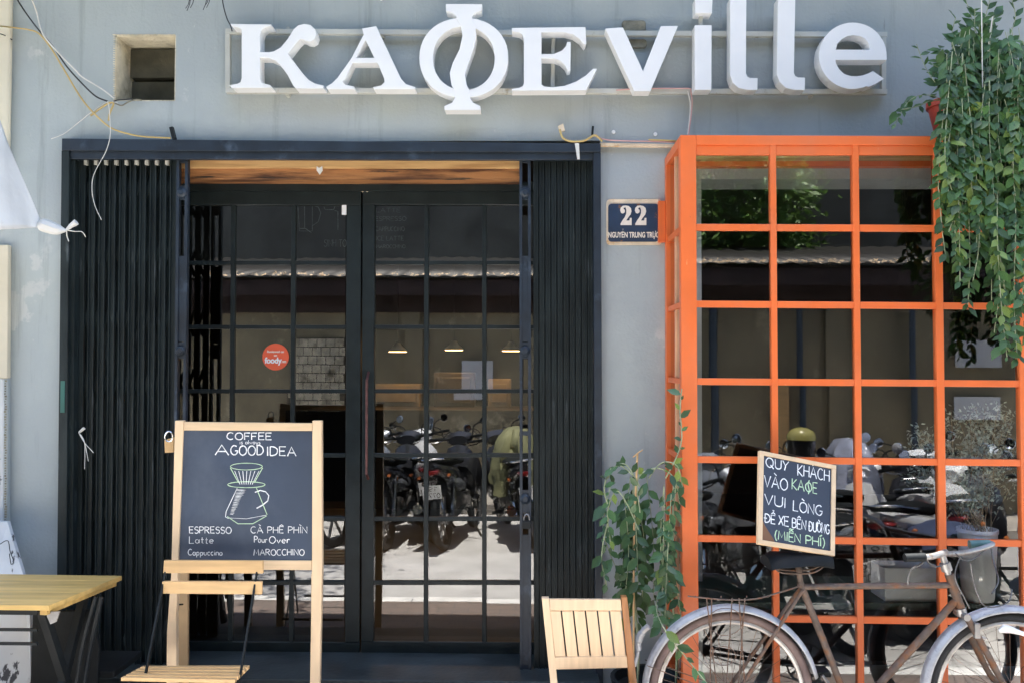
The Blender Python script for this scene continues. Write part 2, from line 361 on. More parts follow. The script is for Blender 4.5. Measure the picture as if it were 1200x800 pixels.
# ------------------------------------------------------------------ lettering
def arc(cx, cy, rx, ry, a0, a1, n=9):
    return [(cx+rx*math.cos(math.radians(a0+(a1-a0)*k/n)), cy+ry*math.sin(math.radians(a0+(a1-a0)*k/n))) for k in range(n+1)]
G = {
 'A': (.7, [[(0,0),(.33,1),(.7,0)],[(.12,.36),(.58,.36)]]), 'B': (.55, [[(0,0),(0,1)],[(0,1)]+arc(.2,.76,.3,.24,80,-90)+[(0,.52)],[(.2,.52)]+arc(.22,.26,.32,.26,80,-90)+[(0,0)]]),
 'C': (.6, [arc(.34,.5,.34,.5,50,310,12)]), 'D': (.6, [[(0,0),(0,1)],[(0,1)]+arc(.15,.5,.45,.5,85,-85,12)+[(0,0)]]),
 'E': (.5, [[(.5,1),(0,1),(0,0),(.5,0)],[(0,.52),(.42,.52)]]), 'F': (.5, [[(.5,1),(0,1),(0,0)],[(0,.52),(.4,.52)]]),
 'G': (.65, [arc(.34,.5,.34,.5,50,330,12)+[(.64,.45),(.4,.45)]]), 'H': (.6, [[(0,0),(0,1)],[(.58,0),(.58,1)],[(0,.52),(.58,.52)]]),
 'I': (.1, [[(.05,0),(.05,1)]]), 'K': (.55, [[(0,0),(0,1)],[(.5,1),(0,.45),(.55,0)]]), 'L': (.48, [[(0,1),(0,0),(.48,0)]]),
 'M': (.75, [[(0,0),(.1,1),(.38,.3),(.64,1),(.75,0)]]), 'N': (.6, [[(0,0),(0,1),(.58,0),(.58,1)]]), 'O': (.7, [arc(.35,.5,.35,.5,90,450,16)]),
 'P': (.52, [[(0,0),(0,1)],[(0,1)]+arc(.2,.74,.32,.27,80,-90)+[(0,.47)]]), 'Q': (.75, [arc(.35,.5,.35,.5,90,450,16),[(.45,.25),(.75,-.1)]]),
 'R': (.58, [[(0,0),(0,1)],[(0,1)]+arc(.2,.75,.32,.25,80,-90)+[(0,.5)],[(.2,.5),(.58,0)]]),
 'S': (.5, [arc(.27,.76,.23,.24,30,260,8)+arc(.25,.26,.25,.27,85,-150,9)]), 'T': (.6, [[(0,1),(.6,1)],[(.3,1),(.3,0)]]),
 'U': (.58, [[(0,1)]+arc(.29,.3,.29,.3,180,360)+[(.58,1)]]), 'V': (.62, [[(0,1),(.3,0),(.62,1)]]), 'X': (.55, [[(0,1),(.55,0)],[(.55,1),(0,0)]]),
 'Y': (.58, [[(0,1),(.29,.5),(.58,1)],[(.29,.5),(.2,0)]]), 'Ф': (.75, [arc(.37,.45,.36,.42,90,450,16),[(.45,1.1),(.3,.75),(.47,.2),(.37,-.2)]]),
 '(': (.2, [arc(.3,.45,.28,.65,110,250,8)]), ')': (.2, [arc(-.1,.45,.28,.65,70,-70,8)]),
 'a': (.45, [arc(.2,.27,.2,.27,60,400,12),[(.42,.55),(.42,0)]]), 'c': (.4, [arc(.22,.27,.22,.27,50,310,9)]), 'e': (.42, [[(0,.3),(.4,.3)]+arc(.21,.28,.2,.27,5,310,11)]),
 'i': (.1, [[(.05,0),(.05,.5)],[(.05,.7),(.06,.75)]]), 'l': (.12, [[(.05,1),(.05,.05),(.12,0)]]), 'n': (.42, [[(0,0),(0,.5)],[(0,.35)]+arc(.2,.33,.2,.2,150,0,6)+[(.4,0)]]),
 'o': (.44, [arc(.21,.27,.21,.27,90,450,12)]), 'p': (.44, [[(0,.52),(0,-.35)],arc(.2,.27,.2,.26,150,-160,10)]), 'r': (.3, [[(0,0),(0,.5)],arc(.18,.3,.17,.22,150,40,5)]),
 's': (.34, [arc(.18,.4,.15,.13,30,260,7)+arc(.17,.13,.16,.14,85,-150,7)]), 't': (.3, [[(.12,.85),(.12,.05),(.25,0)],[(0,.55),(.28,.55)]]), 'u': (.42, [[(0,.5)]+arc(.2,.2,.2,.2,180,360,7)+[(.4,.5),(.41,0)]]),
 'v': (.4, [[(0,.5),(.18,0),(.4,.5)]]), 'w': (.55, [[(0,.5),(.13,0),(.27,.4),(.4,0),(.55,.5)]]), 'y': (.42, [[(0,.5),(.2,.05)],[(.42,.5),(.12,-.35)]]),
 '0': (.5, [arc(.25,.5,.25,.5,90,450,14)]), '7': (.48, [[(0,1),(.48,1),(.15,0)]]), '6': (.5, [arc(.25,.28,.25,.28,100,460,12),[(.02,.3),(.1,.75),(.4,1)]]),
 '1': (.3, [[(0,.8),(.2,1),(.2,0)]]), '9': (.5, [arc(.25,.72,.25,.28,-80,280,12),[(.48,.7),(.38,.25),(.1,0)]]), '2': (.5, [arc(.25,.72,.25,.28,160,-30,8)+[(0,0),(.5,0)]]),
 '3': (.5, [arc(.23,.76,.22,.24,150,-80,8),arc(.23,.27,.25,.27,80,-150,9)]), 'J': (.45, [[(.45,1)]+arc(.22,.25,.22,.25,0,-170,7)]),
}
ACC = {0x300: [(.1,.35),(.35,.1)], 0x301: [(.12,.1),(.36,.35)], 0x302: [(.02,.08),(.25,.3),(.48,.08)], 0x303: [(0,.1),(.15,.25),(.32,.12),(.48,.28)], 0x309: [(.15,.35),(.35,.3),(.22,.12)], 0x31b: [(.3,-.12),(.48,.02),(.4,.14)]}
def strokes(text, gap=.16, jit=.03, rnd=R):
    """list of polylines, total advance; unit = cap height"""
    x = 0; out = []; t = unicodedata.normalize('NFD', text)
    lastx = 0; lastw = .5; top = 1.1; low = False
    for ch in t:
        if unicodedata.combining(ch):
            a = ACC.get(ord(ch))
            if a:
                if ord(ch) == 0x31b: out.append([(lastx+lastw-.3+p[0], .98+p[1]) for p in a])
                else:
                    out.append([(lastx+lastw/2-.25+p[0], top+p[1]*.8) for p in a]); top += .22
            continue
        if ch == ' ': x += .42; continue
        bar = ch in 'Đđ'
        if bar: ch = 'D'
        wd, st = G[ch]; lastx = x; lastw = wd; top = 1.06 if ch.isupper() else .7
        dy = rnd.uniform(-jit, jit)
        for s in st: out.append([(x+p[0]+rnd.uniform(-jit, jit)*.5, p[1]+dy+rnd.uniform(-jit, jit)*.5) for p in s])
        if bar: out.append([(x-.15, .5), (x+.22, .5)])
        x += wd+gap
    return out, x-gap
def ribbon(mb, pts, wd, P):
    """flat chalk line on a plane; P maps (u,v) to a world point"""
    n = len(pts); vs = []
    for i in range(n):
        a = Vector(pts[max(i-1, 0)]); b = Vector(pts[min(i+1, n-1)]); d = (b-a)
        d = d.normalized() if d.length > 1e-9 else Vector((1, 0)); q = Vector((-d.y, d.x))*wd/2*(.8+.35*R.random()); c = Vector(pts[i])
        vs += [P(*(c+q)), P(*(c-q))]
    mb.add(vs, [(2*i, 2*i+1, 2*i+3, 2*i+2) for i in range(n-1)])
def write(mb, text, u, v, width, height, P, wd, slope=0, rnd=R):
    st, adv = strokes(text); sx = width/adv
    for s in st: ribbon(mb, [(u+p[0]*sx, v+p[1]*height+slope*p[0]*sx) for p in s], wd, P)
def ftext(name, txt, size, m, parent, X, Y, Z, sx=1, ext=.0015, bold=0):
    cu = bpy.data.curves.new(name, 'FONT'); cu.body = txt; cu.size = size; cu.extrude = ext; cu.align_x = 'CENTER'; cu.offset = bold
    o = bpy.data.objects.new(name, cu); C.objects.link(o)
    me = bpy.data.meshes.new_from_object(o.evaluated_get(bpy.context.evaluated_depsgraph_get()))
    bpy.data.objects.remove(o); me.name = name
    for v in me.vertices: v.co = Vector((v.co.x*sx, -v.co.z, v.co.y))
    me.materials.clear(); me.materials.append(m)
    o = bpy.data.objects.new(name, me); C.objects.link(o); o.parent = parent
    o.location = Vector((X, Y, Z))-EMPT[parent.name]; return o
# ================================================================== GROUND
GX = 30
b = MB(); b.box(-GX, GX, -40, 20, -.6, -.124); obj('ground', b, M_road, kind='structure')
b = MB(); b.box(-GX, GX, -5.3, -1.38, -.123, -.12); obj('road', b, M_road, kind='structure')
b = MB(); b.box(-GX, GX, -1.27, 0.0, -.12, 0); obj('pavement', b, M_pave, kind='structure')
b = MB()
for i in range(-20, 20): b.box(i*.8+.003, (i+1)*.8-.003, -1.38, -1.27, -.12, .004)
obj('kerb', b, M_line, kind='structure')
b = MB(); b.box(-GX, GX, -6.2, -5.3, -.12, .0); obj('far_pavement', b, mat('far_paving', (.33, .3, .26), .9, 0, .15, 4, .3), kind='structure')
# ================================================================== CAFE BUILDING
bl = thing('cafe_building', 'grey painted cafe front with black grid glass doors and timber lintel', 'building', (0, 0, 0))
T = .25
xa, xb = W(75, 400, 0).x, W(703, 400, 0).x; ztop = W(400, 166, 0).z
vx0, vx1 = W(134.5, 80, 0).x, W(206, 80, 0).x; vz1, vz0 = W(170, 41.5, 0).z, W(170, 119, 0).z
bx0, bx1 = W(822, 300, 0).x, W(1290, 300, 0).x; bz1 = W(960, 210, 0).z; bz0 = .12
XL, XR, TOP = -9, 10, 4.75
b = MB()
b.box(XL, vx0, 0, T, vz0, vz1); b.box(vx1, XR, 0, T, vz0, vz1); b.box(XL, XR, 0, T, vz1, TOP)
b.box(XL, XR, 0, T, ztop, vz0)
b.box(XL, xa, 0, T, 0, ztop)
b.box(xb, bx0, 0, T, 0, ztop); b.box(bx0, bx1, 0, T, bz1, ztop); b.box(bx0, bx1, 0, T, 0, bz0); b.box(bx1, XR, 0, T, 0, ztop)
obj('wall', b, M_wall, bl)
b = MB(); b.box(XL, XR, -.47, -.001, 4.05, 4.2); obj('shade_slab', b, M_conc, bl)  # unseen overhang, added and sized to keep the pavement front in shade
b = MB(); b.box(XL, XR, T, 7, 4.6, 4.75); b.box(XL, XR, T, 6.5, 3.0, 3.1); b.box(XL, XL+.1, T, 6.5, 0, 4.6); b.box(XR-.1, XR, T, 6.5, 0, 4.6)
b.box(XL, XR, 6.5, 6.7, 0, 4.6); obj('roof', b, M_conc, bl)
# interior
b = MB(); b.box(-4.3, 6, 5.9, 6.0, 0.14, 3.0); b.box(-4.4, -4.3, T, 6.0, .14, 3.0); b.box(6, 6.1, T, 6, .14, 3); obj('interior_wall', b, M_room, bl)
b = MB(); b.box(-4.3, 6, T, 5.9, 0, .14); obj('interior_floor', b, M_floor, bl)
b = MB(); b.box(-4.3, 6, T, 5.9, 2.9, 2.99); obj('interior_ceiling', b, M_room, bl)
# vent recess
vd = .19
b = MB(); e = .012
b.box(vx0-.004, vx0+.006, .002, vd, vz0, vz1); b.box(vx0-.004, vx1+.004, .002, vd, vz1-.006, vz1+.004)
b.box(vx1-.006, vx1+.004, .002, vd, vz0, vz1-.006); b.box(vx0+.006, vx1-.006, .002, vd, vz0-.004, vz0+.006)
rv = obj('vent_reveal', b, M_plaster, bl)
for q in range(2):
    b = MB(); h = (vz1-vz0)/2; b.box(vx0+.008, vx1-.008, vd-.04+q*.02, vd+.05, vz0+.007+h*(1-q)*.98, vz0-.003+h*(2-q)*.98-.006)
    obj('plank', b, mat('vent_plank', (.09, .085, .06), .9, 0, .3, 7, .3), bl)
b = MB(); b.box(vx0-.01, vx1+.01, vd+.03, T+.02, vz0-.01, vz1+.01); obj('vent_back', b, M_room, bl)
b = MB()   # ragged plaster lip round the vent
for (p, q, hz) in (((133, 41), (206, 41), 1), ((134, 41), (134, 120), 0)):
    for k in range(30):
        t = k/30; x = p[0]+(q[0]-p[0])*t; y = p[1]+(q[1]-p[1])*t; s = R.uniform(.4, 1.6)
        pquad(b, [(x-1.2-s*.4, y-s*.5), (x+1.6, y-s*.5), (x+1.6, y+s*.5), (x-1.2, y+s*.4)], -.003, .006)
obj('plaster_lip', b, M_plaster, bl)
# step and lintel
st_y = W(500, 797, -.16); zs = st_y.z
b = MB(); b.box(xa, W(700, 400, 0).x, -.16, .5, 0, zs); obj('step', b, M_step, bl, bevel=.006)
b = MB(); pquad(b, [(200, 187), (612, 187.6), (612, 197.5), (200, 197)], .055, .14); obj('lintel_trim', b, M_woodp, bl, bevel=.003)
b = MB(); pquad(b, [(200, 197.2), (612, 197.8), (612, 210.5), (200, 210)], .075, .12); obj('lintel', b, M_wood, bl, bevel=.003)
b = MB(); b.prism([W(200, 210.5, .085), W(612, 211, .085), W(612, 216, .2), W(200, 215.5, .2)], (0, 0, .02)); obj('lintel_soffit', b, M_wood, bl)
b = MB(); pquad(b, [(371, 195), (374, 197), (377.5, 195), (378, 200), (374.5, 205), (371, 200)], .05, .005); obj('heart_sticker', b, M_white, bl, label='small white heart sticker on the timber lintel')
b = MB(); pquad(b, [(190, 213), (640, 213), (640, 224), (190, 224)], .2, .08); obj('door_header', b, M_door, bl)
# doors --------------------------------------------------------------
DY = .22
def bar_obj(name, pts, Y, depth, m, parent, bevel=.002):
    b = MB(); pquad(b, pts, Y, depth); return obj(name, b, m, parent, bevel=bevel)
def hseg(cx, a, b_): return
def vline(xc, y, k=2.58e-5):   # verticals converge slightly upwards
    return xc+(y-400)*(xc-569)*k
def door_leaf(x0, x1, stile0, stile1, mull, lbl):
    root = obj('door_leaf', MB().box(0, .001, 0, .001, 0, .001), M_door, bl) if False else None
    rows = [240.5, 308, 383, 458, 533, 607.5, 682.5, 751]
    b = MB()
    pquad(b, [(vline(x0, 222), 222.5), (vline(x1, 222), 223), (vline(x1, 240), 240.5), (vline(x0, 240), 240)], DY, .045)
    pquad(b, [(vline(x0, 751), 751), (vline(x1, 751), 752.5), (vline(x1, 767), 767.5), (vline(x0, 767), 766)], DY, .045)
    pquad(b, [(vline(x0, 240), 240), (vline(stile0, 240), 240), (vline(stile0, 751), 751), (vline(x0, 751), 751)], DY+.0, .045)
    pquad(b, [(vline(stile1, 240), 240.5), (vline(x1, 240), 240.5), (vline(x1, 751), 752), (vline(stile1, 751), 752)], DY, .045)
    leaf = obj('door_leaf', b, M_door, bl, bevel=.003, label=lbl); EMPT[leaf.name] = EMPT[bl.name]
    xs = [stile0]+mull+[stile1]
    for mx in mull:
        bar_obj('glazing_bar', [(vline(mx-2.6, 240), 240), (vline(mx+2.6, 240), 240), (vline(mx+2.6, 752), 752), (vline(mx-2.6, 752), 752)], DY+.008, .03, M_door, leaf)
    for r in rows[1:-1]:
        for i in range(len(xs)-1):
            a = xs[i]+(2.7 if i else 0); c = xs[i+1]-(2.7 if i < len(xs)-2 else 0)
            bar_obj('glazing_bar', [(vline(a, r), r-2.4), (vline(c, r), r-2.3), (vline(c, r), r+2.5), (vline(a, r), r+2.4)], DY+.006, .03, M_door, leaf)
    for j in range(len(rows)-1):
        for i in range(len(xs)-1):
            p = [(xs[i]+1, rows[j]+1), (xs[i+1]-1, rows[j]+1), (xs[i+1]-1, rows[j+1]-1), (xs[i]+1, rows[j+1]-1)]
            pn = MB(); q = [W(vline(x, y), y, DY+.02) for x, y in p]
            tw = R.uniform(-.0014, .0014); q[0].y += tw; q[3].y += tw; tz = R.uniform(-.0006, .0006); q[0].y += tz; q[1].y += tz
            pn.add(q, [(0, 1, 2, 3)]); obj('pane', pn, M_glass, leaf)
    return leaf
l1 = door_leaf(190, 422.5, 204, 405.5, [272, 343], 'left black grid door leaf with a round red sticker')
l2 = door_leaf(424.5, 656, 438.5, 640, [499.5, 567.5], 'right black grid door leaf with a long pull handle')
b = MB(); pt = [W(vline(430, y), y, DY-.05) for y in (436, 445, 555, 562)]; pt[0].y += .05; pt[-1].y += .05
b.tube(pt, .007, 8); obj('handle', b, mat('worn_red_handle', (.12, .05, .045), .4, .3, .3, 30, .1), l2, smooth=True)
b = MB()
for dx in (-3, 2.2):
    for dy in (0, 5): b.lathe([(.0, -.004), (.006, -.004), (.007, 0)], W(428+dx, 219+dy, DY-.003), 'Y', 8)
obj('screw_heads', b, M_cream2, l2)
bar_obj('paper_label', [(400.5, 240.5), (406, 240.5), (406, 252), (400.5, 252)], DY-.004, .002, M_white, l1)
# sticker
c = W(323, 418, DY+.012); b = MB(); b.lathe([(.0, -.001), (.0690, -.001), (.0690, .001)], c, 'Y', 40); stk = obj('sticker', b, M_sticker, l1)
EMPT[stk.name] = EMPT[bl.name]
ftext('sticker_text', 'Reviewed on', .017, M_letter, l1, c.x, c.y-.003, c.z+.022, 1, .0008, .0004)
ftext('sticker_text', 'on', .017, M_letter, l1, c.x, c.y-.003, c.z+.003, 1, .0008, .0004)
ftext('sticker_text', 'foody', .042, M_white, l1, c.x-.012, c.y-.003, c.z-.032, .9, .0008, .0015)
ftext('sticker_text', '.vn', .022, M_letter, l1, c.x+.044, c.y-.003, c.z-.030, 1, .0008, .0008)
# ================================================================== FOLDING GATES
def U_bar(mb, xc, w, Y, d, y0, y1):
    """channel section upright, open to the street"""
    x = lambda px, y: W(vline(px, y), y, Y).x
    za, zb = W(xc, y0, Y).z, W(xc, y1, Y).z
    prof = [(-w/2, 0), (-w/2+.004, 0), (-w/2+.004, d*.7), (w/2-.004, d*.7), (w/2-.004, 0), (w/2, 0), (w/2, d), (-w/2, d)]
    top = [Vector((x(xc, y0)+p[0], Y+p[1], za)) for p in prof]; bot = [Vector((x(xc, y1)+p[0], Y+p[1], zb)) for p in prof]
    n = len(prof); fs = [(i, (i+1) % n, (i+1) % n+n, i+n) for i in range(n)]
    fs += [(0, 1, 2, 7), (2, 3, 6, 7), (3, 4, 5, 6), (8, 9, 10, 15), (10, 11, 14, 15), (11, 12, 13, 14)]
    mb.add(top+bot, fs)
def gate(label, xs, lead, y0, y1, wb):
    c = W(lead, 800, 0); g = thing('folding_gate', label, 'gate', (W(sum(xs)/len(xs), 600, 0).x, .03, zs), 'sliding lattice gates across the cafe doorway')
    for x in xs:
        b = MB(); U_bar(b, x, wb, .012+R.uniform(-.002, .002), .016, y0, y1); obj('upright', b, M_gate, g)
    step = abs(xs[1]-xs[0])
    for i in range(len(xs)-1):
        xm = (xs[i]+xs[i+1])/2; b = MB(); pquad(b, [(vline(xm-step*.27, y0), y0), (vline(xm+step*.27, y0), y0), (vline(xm+step*.27, y1), y1), (vline(xm-step*.27, y1), y1)], .046+R.uniform(0, .004), .006); obj('flat_bar', b, M_gate, g)
    for lv in range(8):   # crossed lattice strips behind the uprights
        ya = y0+18+lv*76
        b = MB(); sp = step*2
        al = sorted(xs)
        for i in range(len(al)-1):
            for s in (0, 1):
                a = (vline(al[i], ya), ya+(0 if s else 34)); c2 = (vline(al[i+1], ya), ya+(34 if s else 0))
                pbar(b, a, c2, 4.2, .031+.005*s, .003)
        obj('lattice_strip', b, M_gate, g)
    for i in range(len(xs)-1):
        if step < 9: break
        xm = (xs[i]+xs[i+1])/2; b = MB(); pquad(b, [(xm-2, 187.3), (xm+2, 187.3), (xm+2, 193.5), (xm-2, 193.5)], .008, .02); obj('bright_gap_block', b, M_whites, g, bevel=.002)  # pale blocks added for the bright spots showing between the uprights
    # lead post with slots, knobs
    b = MB()
    for s in (-5, 5): pbar(b, (vline(lead+s, y0), y0), (vline(lead+s, y1), y1), 3.4, -.004, .03)
    segs = [(y0, y0+4), (218, 234), (300, 300+100), (401, 420), (505, 510), (574, 600), (626, 790)]
    for (p, q) in segs: pquad(b, [(vline(lead-3.4, p), p), (vline(lead+3.4, p), p), (vline(lead+3.4, q), q), (vline(lead-3.4, q), q)], .002, .02)
    obj('lead_post', b, M_navy, g, bevel=.001)
    for yk in (226, 411, 584):
        b = MB(); b.lathe([(.0, -.014), (.012, -.014), (.016, -.008), (.022, -.006), (.026, 0), (.026, .006)], W(vline(lead, yk), yk, -.004), 'Y', 16); obj('knob', b, M_navy, g, smooth=True)
    return g
g1 = gate('black folding lattice gate bunched left behind the standing chalkboard', [94+11.9*i for i in range(10)], 211.5, 187, 806, .030)
g2 = gate('black folding lattice gate packed tight beside the number plate', [628+7.1*i for i in range(10)], 615.5, 187, 806, .0225)
b = MB(); q = W(vline(617, 612), 612, -.03); b.box(q.x-.022, q.x+.022, q.y-.012, q.y+.012, q.z-.028, q.z+.012)
pad = thing('padlock', 'grey padlock hanging on the right folding gate', 'padlock', (q.x, q.y, q.z-.028)); obj('lock_body', b, M_black, pad, bevel=.004)
b = MB(); b.tube([(q.x+.014*math.cos(t*PI/8), q.y, q.z+.012+.03*math.sin(t*PI/8)) for t in range(9)], .0035, 6); obj('shackle', b, M_alu, pad, smooth=True)
gf = thing('gate_frame', 'navy steel frame round the folding gates with a double top rail', 'door frame', (W(390, 800, 0).x, -.02, zs))
bar_obj('top_rail', [(72.5, 162.5), (704, 168.5), (704, 178.5), (72.3, 176.5)], -.05, .07, M_navy, gf)
bar_obj('top_rail', [(82, 176.8), (695, 178.8), (695, 187.5), (82, 186.5)], -.035, .03, M_navy, gf)
b = MB(); U = [(72, 176.6), (81, 176.6), (76.5, 830), (65, 830)]; pquad(b, U, -.045, .07); obj('side_post', b, M_gate, gf, bevel=.002)
b = MB(); pquad(b, [(82.5, 187), (88, 187), (84, 830), (78.5, 830)], -.02, .04); obj('side_post', b, M_gate, gf, bevel=.002)
b = MB(); pquad(b, [(695.3, 178.8), (704, 178.8), (707, 830), (698, 830)], -.045, .07); obj('side_post', b, M_navy, gf, bevel=.002)
b = MB(); pquad(b, [(71, 446), (76, 446), (75.5, 483), (70.5, 483)], -.048, .002); obj('tape', b, mat('teal_tape', (.03, .12, .1), .5), gf, label='strip of dark teal tape on the left post')
# ================================================================== SHOP SIGN
sg = thing('shop_sign', 'raised white letters reading KAФEville on a thin tube frame', 'sign', (W(650, 110, -.05).x, -.05, W(650, 110, -.05).z))
SY = -.125; SD = .075
def letter(loops, org, s, nm='letter', Y=SY, d=SD):
    b = MB(); b.poly([[W(org[0]+x/s, org[1]+y/s, Y) for x, y in lp] for lp in loops], (0, d, 0))
    return obj(nm, b, M_white, sg, bevel=.0018)
K = [(72,132),(420,137),(420,152),(365,163),(335,188),(324,230),(324,372),(400,374),(445,366),(500,335),(560,260),(610,180),(650,145),(700,132),(755,142),(793,178),(803,225),(790,262),(755,284),(715,278),(690,264),(668,262),(640,290),(564,388),(600,440),(680,545),(740,612),(790,640),(866,658),(866,684),(628,684),(605,655),(560,570),(510,500),(460,448),(400,424),(324,420),(324,600),(340,636),(412,655),(426,678),(85,680),(62,655),(130,644),(158,628),(168,595),(168,190),(150,166),(84,154)]
letter([K], (260, 10), 7.27)
A = [(358,172),(478,150),(690,600),(730,645),(812,672),(812,690),(458,690),(452,672),(520,658),(550,625),(545,595),(490,466),(277,466),(215,600),(190,625),(215,650),(292,668),(294,690),(62,690),(50,668),(100,640),(150,590),(270,420),(372,222)]
letter([A, [(388,272),(462,422),(306,422)]], (375, 10), 7.27)
def sup(cx, cy, rx, ry, p, n=44):
    return [(cx+math.copysign(abs(math.cos(2*PI*k/n))**(2/p), math.cos(2*PI*k/n))*rx, cy+math.copysign(abs(math.sin(2*PI*k/n))**(2/p), math.sin(2*PI*k/n))*ry) for k in range(n)]
letter([sup(363, 388, 298, 268, 2.15), sup(363, 392, 207, 212, 2.1)], (480, 0), 5.715)
PH = [(242,28),(486,30),(482,72),(445,85),(418,112),(420,140),(440,185),(448,240),(432,320),(396,420),(370,500),(382,570),(402,610),(404,655),(424,688),(474,712),(476,738),(234,738),(232,712),(284,690),(303,655),(300,610),(280,570),(268,490),(290,420),(335,330),(353,240),(345,180),(315,130),(312,108),(285,86),(244,76)]
letter([PH], (480, 0), 5.715, Y=SY-.003)
E = [(72,168),(698,160),(706,300),(690,312),(650,262),(590,220),(520,204),(324,206),(324,392),(430,390),(500,360),(535,320),(542,288),(573,288),(570,525),(546,528),(525,485),(485,448),(435,428),(324,426),(324,650),(350,668),(420,674),(520,662),(620,625),(700,575),(765,515),(797,515),(705,698),(72,702),(70,688),(135,678),(165,662),(174,640),(174,260),(160,222),(130,204),(72,196)]
letter([E], (590, 10), 7.27)
letter([[(62,225),(200,215),(357,558),(497,205),(632,203),(415,715),(288,715)]], (700, 0), 6.67)
li = letter([[(128,198),(260,198),(258,706),(128,706)]], (795, 0), 6.67)
letter([[(132,-18),(268,-18),(262,106),(132,104)]], (795, 0), 6.67, 'letter_dot')
b = MB(); pquad(b, [(819.5, 18), (823.5, 18), (823.5, 30), (819.5, 30)], -.09, .02); obj('connector', b, M_whites, sg)
letter([[(405,-18),(532,-18),(528,575),(538,600),(560,612),(620,612),(618,706),(540,706),(470,690),(425,650),(405,590)]], (795, 0), 6.67)
letter([[(780,-18),(915,-18),(903,570),(913,595),(935,607),(990,608),(988,706),(910,706),(840,690),(790,640),(770,585)]], (795, 0), 6.67)
eo = [(505+288*math.cos(t), 405-283*math.sin(t)) for t in [math.radians(a) for a in range(0, 316, 9)]]
e_out = [(793,440)]+[p for p in eo if True][:0]+[(505+288*math.cos(math.radians(a)), 405-283*math.sin(math.radians(a))) for a in range(0, 295, 7)]+[(640,670),(700,645),(770,600),(675,535)]+[(640,555),(590,572),(540,580),(490,579),(430,560),(385,515),(362,470),(357,440)]
e_in = [(358,353),(375,300),(410,262),(455,238),(505,230),(560,236),(605,256),(638,296),(652,353)]
letter([e_out, e_in], (930, 10), 7.27)
def sq(a, b_, wpx=6): bb = MB(); pbar(bb, a, b_, wpx, -.052, .028); return obj('frame_tube', bb, M_whites, sg, bevel=.002)
sq((264, 36.5), (1040, 40.5)); sq((264, 106), (1040, 107.5)); sq((266.5, 39.6), (266.5, 103), 5.5); sq((1036, 43.6), (1036, 104.4), 5.5); sq((648.5, 42), (647.5, 103.4), 4.5)
for x, y in ((338, 34), (337, 111), (448, 42), (847, 41), (905, 40), (958, 39), (951, 112)):
    b = MB(); b.lathe([(0, -.008), (.009, -.008), (.011, 0), (.011, .024)], W(x, y, -.026), 'Y', 8); obj('bolt', b, M_whites, sg)
b = MB()
for (x0, y0, x1, y1, Yy) in ((729, 24, 757, 38, -.02), (735, 46, 758, 56, -.02)):
    for k in range(1): pquad(b, rrect(x0, y0, x1, y1, 3, 2), Yy, .019)
o = obj('junction_box', b, M_conc, None, bevel=.004); tag(o, 'weathered beige junction box on the wall behind the letter v', 'junction box')
# ================================================================== NUMBER PLATE
np_ = thing('number_plate', 'blue enamel house number plate reading 22 Nguyễn Trung Trực', 'house number', W(742, 286, -.01))
b = MB(); b.poly([[W(710+x, 233.5+y, -.004) for x, y in rrect(0.5, 0, 66, 54, 5)]], (0, .003, 0)); obj('cream_border', b, M_cream2, np_)
b = MB(); b.poly([[W(x, y, -.009) for x, y in rrect(712.8, 239, 772, 283.5, 4)]], (0, .005, 0)); obj('blue_plate', b, M_plate, np_, bevel=.0008)
two = [(306,250),(312,215),(340,188),(378,183),(420,192),(450,220),(458,262),(445,305),(410,350),(388,385),(430,385),(437,350),(460,350),(460,446),(312,446),(312,425),(335,385),(370,335),(388,290),(390,245),(378,208),(355,215),(352,230),(370,245),(368,275),(345,292),(320,285)]
for dx in (0, 197): b = MB(); b.poly([[W(700+(x+dx)/11.43, 225+y/11.43, -.0125) for x, y in two]], (0, .0025, 0)); obj('numeral', b, M_letter, np_)
q = W(742.5, 278.5, -.0118); ftext('street_name', 'NGUYỄN TRUNG TRỰC', .037, M_letter, np_, q.x, q.y, q.z, .62, .0008, .0012)
# ================================================================== BAY WINDOW
BY = -.43
bw = thing('bay_window', 'projecting orange steel grid bay window with a hanging chalk sign before it', 'bay window', W(1050, 800, BY).to_tuple()[:2]+(0,))
post = [(806.5, 18.5), (906, 7), (1002.7, 7.4), (1098.8, 8.8), (1195, 9), (1290, 16)]
def bvx(x, y): return x+(y-180)*(x-640)*.0000295
rail = [(176, 176.5), (266.4, 268), (356.2, 359), (446.6, 449.3), (538, 542), (630.5, 636.5), (723.5, 729), (817, 824)]
RL = lambda j, x: rail[j][0]+(rail[j][1]-rail[j][0])*(x-817)/(1190-817)
for i, (x, wd) in enumerate(post):
    b = MB(); h = wd/2; y0 = 170 if 0 < i < 5 else 158.5
    pquad(b, [(x-h, y0), (x+h, y0), (bvx(x+h, 870), 870), (bvx(x-h, 870), 870)], BY+(.002 if 0 < i < 5 else 0), .034 if 0 < i < 5 else .05)
    obj('post' if i in (0, 5) else 'mullion', b, M_orange, bw, bevel=.002)
b = MB(); pquad(b, [(816, 158.5), (1281, 160.5), (1281, 170.5), (816, 170)], BY-.001, .05); obj('top_rail', b, M_orange, bw, bevel=.002)
